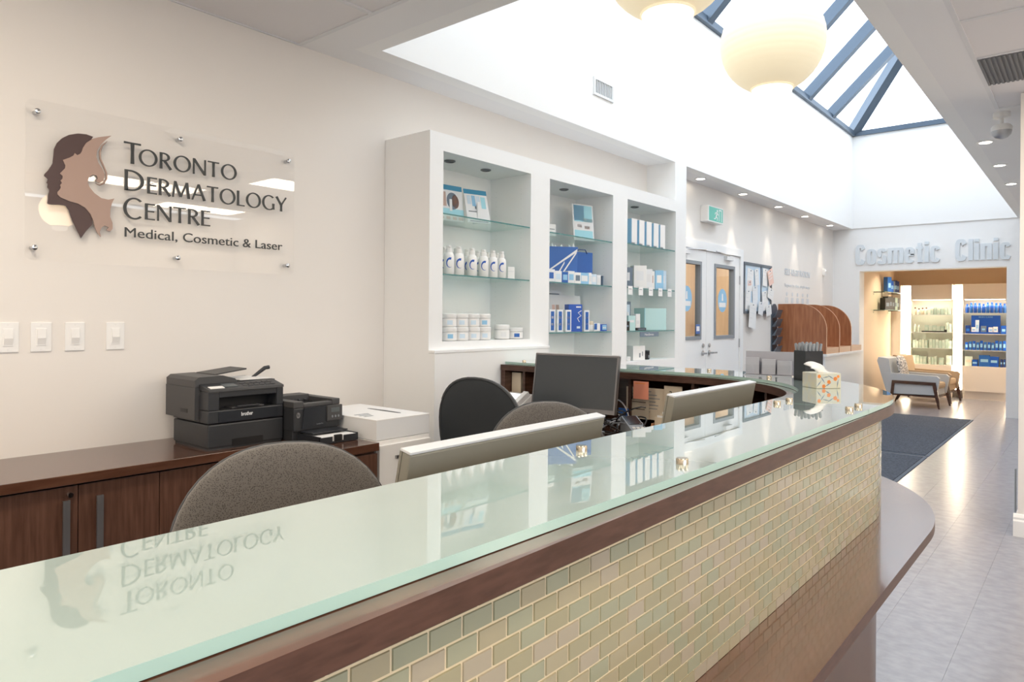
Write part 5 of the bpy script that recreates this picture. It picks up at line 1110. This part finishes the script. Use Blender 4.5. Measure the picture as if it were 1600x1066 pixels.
for p, q_ in zip(ap[1:-1], ap[2:]): m.add([(p[0], -0.011, p[1]), (q_[0], -0.011, q_[1]), (q_[0] + 0.004, -0.011, q_[1] + 0.004), (p[0] + 0.004, -0.011, p[1] + 0.004 if p[1] > 0.01 else 0), (p[0], 0.011, p[1]), (q_[0], 0.011, q_[1]), (q_[0] + 0.004, 0.011, q_[1] + 0.004), (p[0] + 0.004, 0.011, p[1] + 0.004 if p[1] > 0.01 else 0)], [(0, 1, 2, 3), (4, 5, 6, 7), (0, 1, 5, 4), (2, 3, 7, 6), (1, 2, 6, 5), (3, 0, 4, 7)])
m.build('edge_band', 'carrel_edge', ca)
B(0.48, 0.60, 0.009, 0.555, 0.0, 0.075).build('front_rail', 'carrel_edge', ca)
for k, lb in ((1, 'middle arched brown wooden carrel divider'), (2, 'farthest arched brown wooden carrel divider')):
    c = copy_tree(ca); c.location = (WX, 9.27 + 0.575 * k, 0.896); c['label'] = lb
# wall sensor
ws = empty('motion_sensor', (WX, 11.2, 2.05), 0, 'tiny white wall sensor near the far corner', 'sensor'); B(0, 0.04, -0.03, 0.03, -0.05, 0.05, 0.006).build('case', 'plastic_white', ws); MB().lathe([(0.018, 0.04), (0.016, 0.046), (0.006, 0.05)], 12, (0, 0, 0.01), 0, 'x').build('lens', 'vent_white', ws, 40)

# floor mats
for y0, y1, lb in ((6.33, 7.78, 'nearer dark blue grey entrance mat beyond the counter'), (7.84, 11.1, 'longer farther dark blue grey entrance mat in the corridor')):
    e = empty('floor_mat', (-2.0, (y0 + y1) / 2, 0), 0, lb, 'mat', 'entrance mats'); h = (y1 - y0) / 2
    B(-0.72, 0.72, -h + 0.03, h - 0.03, 0.0, 0.011, 0.003).build('carpet', 'mat_carpet', e)
    m = MB(); m.box(-0.75, 0.75, -h, -h + 0.03, 0, 0.006); m.box(-0.75, 0.75, h - 0.03, h, 0, 0.006); m.box(-0.75, -0.72, -h + 0.03, h - 0.03, 0, 0.006); m.box(0.72, 0.75, -h + 0.03, h - 0.03, 0, 0.006); m.build('border', 'mat_edge', e)

# ------------------------------------------------------------------ header lettering
hl_ = empty('header_lettering', (-2.87, PY, 2.18), 0, 'big pale grey raised Cosmetic Clinic lettering over the far opening', 'lettering')
def rring(w, y0, y1, t, th, a0=0, a1=360, n=40, x=0.0):
    cx, cy, rx, ry = x + w / 2, (y0 + y1) / 2, w / 2, (y1 - y0) / 2; out = []
    def sp(a, rx, ry, p=3.2): c, s = math.cos(a), math.sin(a); return (cx + rx * math.copysign(abs(c) ** (2 / p), c), cy + ry * math.copysign(abs(s) ** (2 / p), s))
    for k in range(n):
        A = math.radians(a0 + (a1 - a0) * k / n); A2 = math.radians(a0 + (a1 - a0) * (k + 1) / n)
        out.append([sp(A, rx, ry), sp(A2, rx, ry), sp(A2, rx - t, ry - th), sp(A, rx - t, ry - th)])
    return out
def rect(x0, x1, y0, y1): return [[(x0, y0), (x1, y0), (x1, y1), (x0, y1)]]
XH, ST = 0.77, 0.185
HG = {'C': (0.50, rring(0.50, -0.02, 1.02, 0.20, 0.17, 26, 334)), 'c': (0.45, rring(0.45, -0.02, XH, ST, 0.13, 28, 332)), 'o': (0.46, rring(0.46, -0.02, XH, ST, 0.13)),
 's': (0.43, rring(0.43, XH / 2 - 0.06, XH, ST, 0.13, 12, 262) + rring(0.43, -0.02, XH / 2 + 0.06, ST, 0.13, -168, 82)),
 'm': (0.72, rect(0, ST, 0, XH) + rect(0.275, 0.275 + ST, 0, XH - 0.04) + rect(0.54, 0.72, 0, XH - 0.06) + rect(ST, 0.69, XH - 0.14, XH)),
 'e': (0.45, rring(0.45, -0.02, XH, ST, 0.13, 0, 325) + rect(0.1, 0.44, 0.33, 0.43)), 't': (0.32, rect(0.07, 0.07 + ST, 0, 0.95) + rect(0, 0.31, XH - 0.12, XH) + rect(0.1, 0.31, 0, 0.12)),
 'i': (0.18, rect(0, ST, 0, XH) + rect(0, ST, 0.86, 1.0)), 'l': (0.18, rect(0, ST, 0, 1.0)), 'n': (0.46, rect(0, ST, 0, XH) + rect(0.27, 0.46, 0, XH - 0.05) + rect(ST, 0.44, XH - 0.14, XH))}
def header_word(txt, x0, wd, h):
    tot = sum(HG[c][0] for c in txt) + 0.068 * (len(txt) - 1); k = wd / tot; x = 0
    for c in txt:
        m = MB()
        for i, p in enumerate(HG[c][1]): m.prism([(x0 + (x + q[0]) * k, q[1] * h) for q in p], -0.022 - 0.0002 * (i % 5), -0.0005, 'y')
        m.build('letter', 'lettering', hl_); x += HG[c][0] + 0.068
header_word('Cosmetic', 0.0, 1.135, 0.30); header_word('Clinic', 1.315, 0.655, 0.30)

# ------------------------------------------------------------------ back room shelving
su = empty('shelving_unit', (0, 14.0, 0), 0, 'cream wall shelving with glowing light columns in the back room', 'shelving')
def SU(o): o.location = (0, -14.0, 0); return o
Y0, Y1_ = 14.02, 14.44
BAY = [(-2.52, -1.90), (-1.745, -1.13)]
m = MB()
m.box(-2.83, -2.68, Y0, Y1_, 0, 1.95); m.box(-2.68, -0.56, Y0 + 0.3, Y1_, 0, 1.95)
for a, b in BAY: m.box(a, b, Y0, Y0 + 0.3, 1.69, 1.95); m.box(a, b, Y0, Y0 + 0.3, 0.14, 0.56); m.box(a, b, Y0 + 0.06, Y0 + 0.3, 0, 0.14)
m.box(-0.99, -0.56, Y0, Y0 + 0.3, 0, 1.95)
SU(m.build('carcass', 'cream_panel', su))
for a, b in ((-2.67, -2.53), (-1.893, -1.752), (-1.122, -1.0)):
    SU(B(a, b, Y0 + 0.06, Y0 + 0.3, 0.14, 1.95).build('column_back', 'cream_panel', su))
    SU(B(a + 0.02, b - 0.02, Y0 + 0.02, Y0 + 0.06, 0.16, 1.93, 0.004).build('light_column', 'strip', su))
LZ, RZs = (1.43, 1.125, 0.847, 0.562), (1.46, 1.11, 0.835, 0.562)
for (a, b), zs in zip(BAY, (LZ, RZs)):
    for z in zs[:3]: SU(B(a, b, Y0 + 0.01, Y0 + 0.3, z - 0.01, z).build('shelf', 'shelf_glass', su)); SU(B(a, b, Y0 + 0.004, Y0 + 0.01, z - 0.01, z).build('shelf_front', 'vent_white', su))
for a, b in BAY:
    l = SU(B(a + 0.03, b - 0.03, Y0 + 0.03, Y0 + 0.07, 1.682, 1.69).build('bay_lamp', 'strip', su))
    ld = bpy.data.lights.new('bay_light', 'AREA'); ld.shape = 'RECTANGLE'; ld.size = b - a - 0.06; ld.size_y = 0.04; ld.energy = 1.3; ld.color = (1.0, 0.88, 0.74)
    lo = bpy.data.objects.new('bay_light', ld); COL.objects.link(lo); lo.parent = l; lo.location = ((a + b) / 2, Y0 + 0.05, 1.680); lo.rotation_euler = (math.radians(12), 0, 0)
R90 = -PI / 2                                         # fronts face the camera side
random.seed(21)
def row(bay, z, n, name, lab, grp, mats, hs, gap, mk, xs=None, y=Y0 + 0.1, kind='carton'):
    a, b = bay; wstep = (b - a) / n
    for k in range(n):
        x = a + wstep * (k + 0.5); hh = hs * random.uniform(0.85, 1.1); mt = mats[k % len(mats)]
        l = lab % ord_[k]
        if kind == 'carton': carton(name, l, 'carton', grp, (x, y, z + 0.0005), wstep - gap, 0.06, hh, mt, ((0.15, 0.85, 0.3, 0.7, mk),), R90)
        else: bottle(name, l, 'bottle', grp, (x, y, z + 0.0005), (wstep - gap) / 2, hh, mt, mk, R90, None, 0.2, 'cap')
row((-1.72, -1.14), RZs[0], 10, 'skincare_bottle', '%s blue bottle from the left on the top right back room shelf', 'blue bottles on the top right shelf', ['blue', 'blue_mid'], 0.17, 0.004, 'blue', kind='b')
row((-1.72, -1.14), RZs[2], 11, 'skincare_carton', '%s blue carton from the left on the third right back room shelf', 'blue cartons on the third right shelf', ['blue', 'blue_mid'], 0.15, 0.010, 'blue_sky')
dp = empty('product_display', (-1.435, Y0 + 0.03, 1.1105), 0, 'dark blue product display stand with white boxes on the right bay', 'display')
B(-0.205, 0.205, 0.13, 0.15, 0.0, 0.31).build('back_card', 'blue', dp); B(-0.205, 0.205, -0.02, 0.13, 0.0, 0.03).build('tray', 'blue', dp); text_mb('SKIN CARE', 0.025, plane='xz', at=(-0.1, 0.13, 0.27), depth=0.001, width=0.2).build('lettering', 'blue_sky', dp)['kind'] = 'stuff'
for k, (x, wd, hh, mt) in enumerate(((-0.16, 0.06, 0.08, 'paper'), (-0.11, 0.05, 0.2, 'paper_blue'), (-0.02, 0.075, 0.10, 'slate'), (0.08, 0.06, 0.08, 'card_white'), (0.145, 0.06, 0.09, 'paper'))):
    carton('sample_box', '%s small box from the left in the blue display stand' % ord_[k], 'carton', 'boxes in the blue display stand', (-1.435 + x, Y0 + 0.09, 1.1408), wd, 0.05, hh, mt, ((0.2, 0.8, 0.3, 0.6, 'blue_sky'),), R90)
carton('skincare_carton', 'navy carton left of the blue display stand', 'carton', None, (-1.68, Y0 + 0.12, 1.1105), 0.07, 0.06, 0.14, 'blue_deep', ((0.2, 0.8, 0.3, 0.6, 'blue_mid'),), R90)
carton('skincare_carton', 'blue carton right of the blue display stand', 'carton', None, (-1.18, Y0 + 0.12, 1.1105), 0.075, 0.06, 0.14, 'blue', ((0.2, 0.8, 0.3, 0.6, 'blue_sky'),), R90)
for k, (x, wd, hh, mt, lb) in enumerate(((-1.66, 0.11, 0.16, 'sage_lt', 'beige carton on the bottom right back room shelf'), (-1.575, 0.085, 0.11, 'blue', 'small blue jar carton on the bottom right shelf'), (-1.44, 0.15, 0.19, 'blue_mid', 'biggest blue gift carton on the bottom right shelf'), (-1.305, 0.125, 0.17, 'blue', 'navy square carton on the bottom right shelf'), (-1.205, 0.025, 0.13, 'blue_deep', 'left thin navy carton on the bottom right shelf'), (-1.165, 0.025, 0.13, 'blue_deep', 'right thin navy carton on the bottom right shelf'))):
    carton('skincare_carton', lb, 'carton', None, (x, Y0 + 0.1, 0.5615), wd, 0.09, hh, mt, ((0.15, 0.85, 0.4, 0.65, 'blue_sky' if 'blue' in mt else 'paper_warm'),), R90)
# left bay
row((-2.50, -2.27), LZ[0], 4, 'skincare_bottle', '%s beige bottle from the left on the top left back room shelf', 'beige bottles on the top left shelf', ['paper_warm', 'sage_lt'], 0.13, 0.014, 'wood', kind='b')
row((-2.24, -1.92), LZ[0], 6, 'skincare_carton', '%s sage carton from the left on the top left back room shelf', 'sage cartons on the top left shelf', ['sage_lt', 'sage'], 0.12, 0.006, 'sage')
row((-2.50, -2.38), LZ[1], 2, 'skincare_bottle', '%s pale bottle at the left of the second left back room shelf', 'pale bottles on the second left shelf', ['sage_lt'], 0.13, 0.025, 'paper', kind='b')
row((-2.33, -2.03), LZ[1], 5, 'skincare_carton', '%s sage carton above the black tray on the second left shelf', 'sage cartons on the second left shelf', ['sage', 'sage_lt'], 0.12, 0.003, 'sage_lt', y=Y0 + 0.16)
row((-2.0, -1.91), LZ[1], 2, 'skincare_carton', '%s tall sage carton at the right of the second left shelf', 'tall sage cartons on the second left shelf', ['sage_lt'], 0.16, 0.008, 'sage')
bt = empty('black_tray', (-2.17, Y0 + 0.07, LZ[1] + 0.0005), 0, 'flat black tray on the second left back room shelf', 'tray'); B(-0.19, 0.19, -0.04, 0.04, 0, 0.02, 0.004).build('tray', 'black', bt); B(0.15, 0.19, -0.035, 0.035, 0.02, 0.045, 0.003).build('raised_end', 'black', bt)
row((-2.50, -2.27), LZ[2], 5, 'skincare_carton', '%s sage carton of the left group on the third left shelf', 'sage cartons, left group of the third left shelf', ['sage', 'sage_lt'], 0.13, 0.003, 'sage_lt'); row((-2.25, -1.91), LZ[2], 7, 'skincare_carton', '%s sage carton of the right group on the third left shelf', 'sage cartons, right group of the third left shelf', ['sage_lt', 'sage'], 0.15, 0.003, 'sage')
row((-2.50, -2.29), 0.561, 4, 'skincare_carton', '%s sage carton of the left group on the bottom left shelf', 'sage cartons, left group of the bottom left shelf', ['sage'], 0.14, 0.003, 'sage_lt'); row((-2.26, -2.13), 0.561, 3, 'skincare_carton', '%s sage carton of the middle group on the bottom left shelf', 'sage cartons, middle group of the bottom left shelf', ['sage_lt', 'sage'], 0.13, 0.005, 'sage'); row((-2.10, -2.03), 0.561, 1, 'skincare_carton', '%s single sage carton on the bottom left shelf', None, ['sage'], 0.13, 0.003, 'sage_lt'); row((-1.99, -1.91), 0.561, 1, 'skincare_carton', '%s tall sage carton at the right end of the bottom left shelf', None, ['sage_lt'], 0.19, 0.0, 'sage')

# glass wall shelves on the left wall of the back room
for z, lb in ((1.80, 'upper glass wall shelf carrying blue bottles'), (1.50, 'lower glass wall shelf carrying black boxes')):
    e = empty('wall_shelf', (R2X0, 13.3, z), 0, lb, 'shelf', 'glass wall shelves of the back room')
    B(0, 0.20, -0.78, 0.62, -0.008, 0).build('glass', 'shelf_glass', e); B(0.197, 0.201, -0.78, 0.62, -0.009, 0.001).build('rim', 'shelf_edge', e)
    for y in (-0.6, 0.45): MB().tube([(0, y, -0.05), (0.0, y, -0.012), (0.17, y, -0.012)], 0.006, 6).build('bracket', 'steel_dark', e, 40)
for k, (y, hh, mt, lb) in enumerate(((13.22, 0.26, 'blue_mid', 'tallest bright blue carton on the upper glass wall shelf'), (13.38, 0.2, 'blue', 'blue carton second from the left on the upper wall shelf'), (13.50, 0.2, 'slate', 'dark carton in the middle of the upper wall shelf'), (13.68, 0.22, 'blue_deep', 'navy carton second from the right on the upper wall shelf'), (13.82, 0.21, 'blue_deep', 'navy carton at the right end of the upper wall shelf'))):
    carton('skincare_carton', lb, 'carton', None, (R2X0 + 0.1, y, 1.801), 0.09, 0.08, hh, mt, ((0.2, 0.8, 0.3, 0.6, 'blue_sky'),), -0.5)
for k, (y, hh, mt, lb) in enumerate(((13.05, 0.2, 'black', 'black carton at the left of the lower wall shelf'), (13.24, 0.23, 'black', 'black carton second from the left on the lower wall shelf'), (13.43, 0.22, 'black', 'black carton in the middle of the lower wall shelf'), (13.62, 0.22, 'sage', 'dark green carton on the lower wall shelf'), (13.80, 0.21, 'black', 'black carton at the right of the lower wall shelf'))):
    carton('skincare_carton', lb, 'carton', None, (R2X0 + 0.1, y, 1.501), 0.15, 0.09, hh, mt, ((0.2, 0.8, 0.3, 0.6, 'slate'),), -0.3)
pot(-2.2, 12.9, 2.5, 'left warm downlight in the back room ceiling', 0.05, 55, 'back room downlights', 0.5, 120); pot(-1.4, 12.9, 2.5, 'right warm downlight in the back room ceiling', 0.05, 55, 'back room downlights', 0.5, 110)

# ------------------------------------------------------------------ lounge chairs of the back room
def armchair(loc, rz, label, up, cush):
    t = empty('lounge_chair', (*loc, 0), math.radians(rz), label, 'armchair', 'lounge chairs of the back room'); t.scale = (0.93, 0.93, 0.93)   # faces +X
    W_ = 0.32
    B(-0.36, 0.36, -W_ + 0.05, W_ - 0.05, 0.20, 0.31, 0.02).build('seat_base', up, t)
    B(-0.28, 0.38, -W_ + 0.075, W_ - 0.075, 0.31, 0.41, 0.035).build('seat_cushion', up if cush is None else 'armchair_beige', t)
    m = MB(); m.prism([(-0.36, 0.18), (-0.24, 0.20), (-0.34, 0.78), (-0.50, 0.80), (-0.52, 0.74)], -W_ + 0.02, W_ - 0.02, 'y'); m.build('backrest', up, t)
    for s in (-1, 1):
        y0, y1 = sorted((s * (W_ - 0.055), s * W_)); m = MB()
        m.prism([(-0.36, 0.20), (0.38, 0.22), (0.42, 0.49), (0.38, 0.525), (-0.40, 0.545)], y0, y1, 'y'); a = m.build('arm', up, t)
        yo0, yo1 = sorted((s * W_, s * (W_ + 0.022))); f = MB()
        f.prism([(-0.30, 0.17), (-0.255, 0.17), (-0.235, 0.375), (0.325, 0.375), (0.365, 0.17), (0.41, 0.0), (0.435, 0.0), (0.415, 0.17), (0.37, 0.425), (-0.275, 0.425)], yo0, yo1, 'y'); f.build('side_frame', 'wood', t)
        f = MB(); f.tube([(-0.33, s * (W_ - 0.01), 0.19), (-0.42, s * (W_ + 0.01), 0.0)], [0.02, 0.012], 8); f.build('leg', 'wood', t, 40)
    m = MB(); m.box(-0.36, 0.38, -W_ + 0.02, W_ - 0.02, 0.175, 0.20); m.build('under_rail', 'wood', t)
    if cush:
        c = pillow(0.42, 0.42, 0.05, 0.03, 1, 10, 28, 3.2, 0.0); c.v = [(q[0] - 0.225 - q[2] * 0.2, q[1], q[2] + 0.62) for q in c.v]
        o = c.build('throw_cushion', cush); o.scale = (0.93, 0.93, 0.93); o.location = (*loc, 0); o.rotation_euler = (0, 0, math.radians(rz)); tag(o, 'grey and white patterned throw cushion on the nearer lounge chair', 'cushion')
    return t
mat('cushion_pattern', (0.12, 0.13, 0.15), 0.9, noise=(45, (0.75, 0.72, 0.68), 1, (1, 1, 1)))
armchair((-2.16, 12.46), -5, 'pale grey lounge chair with a wooden side frame, side on', 'armchair_gray', 'cushion_pattern')
armchair((-2.14, 13.40), -5, 'beige lounge chair behind the pale grey one', 'armchair_beige', None)
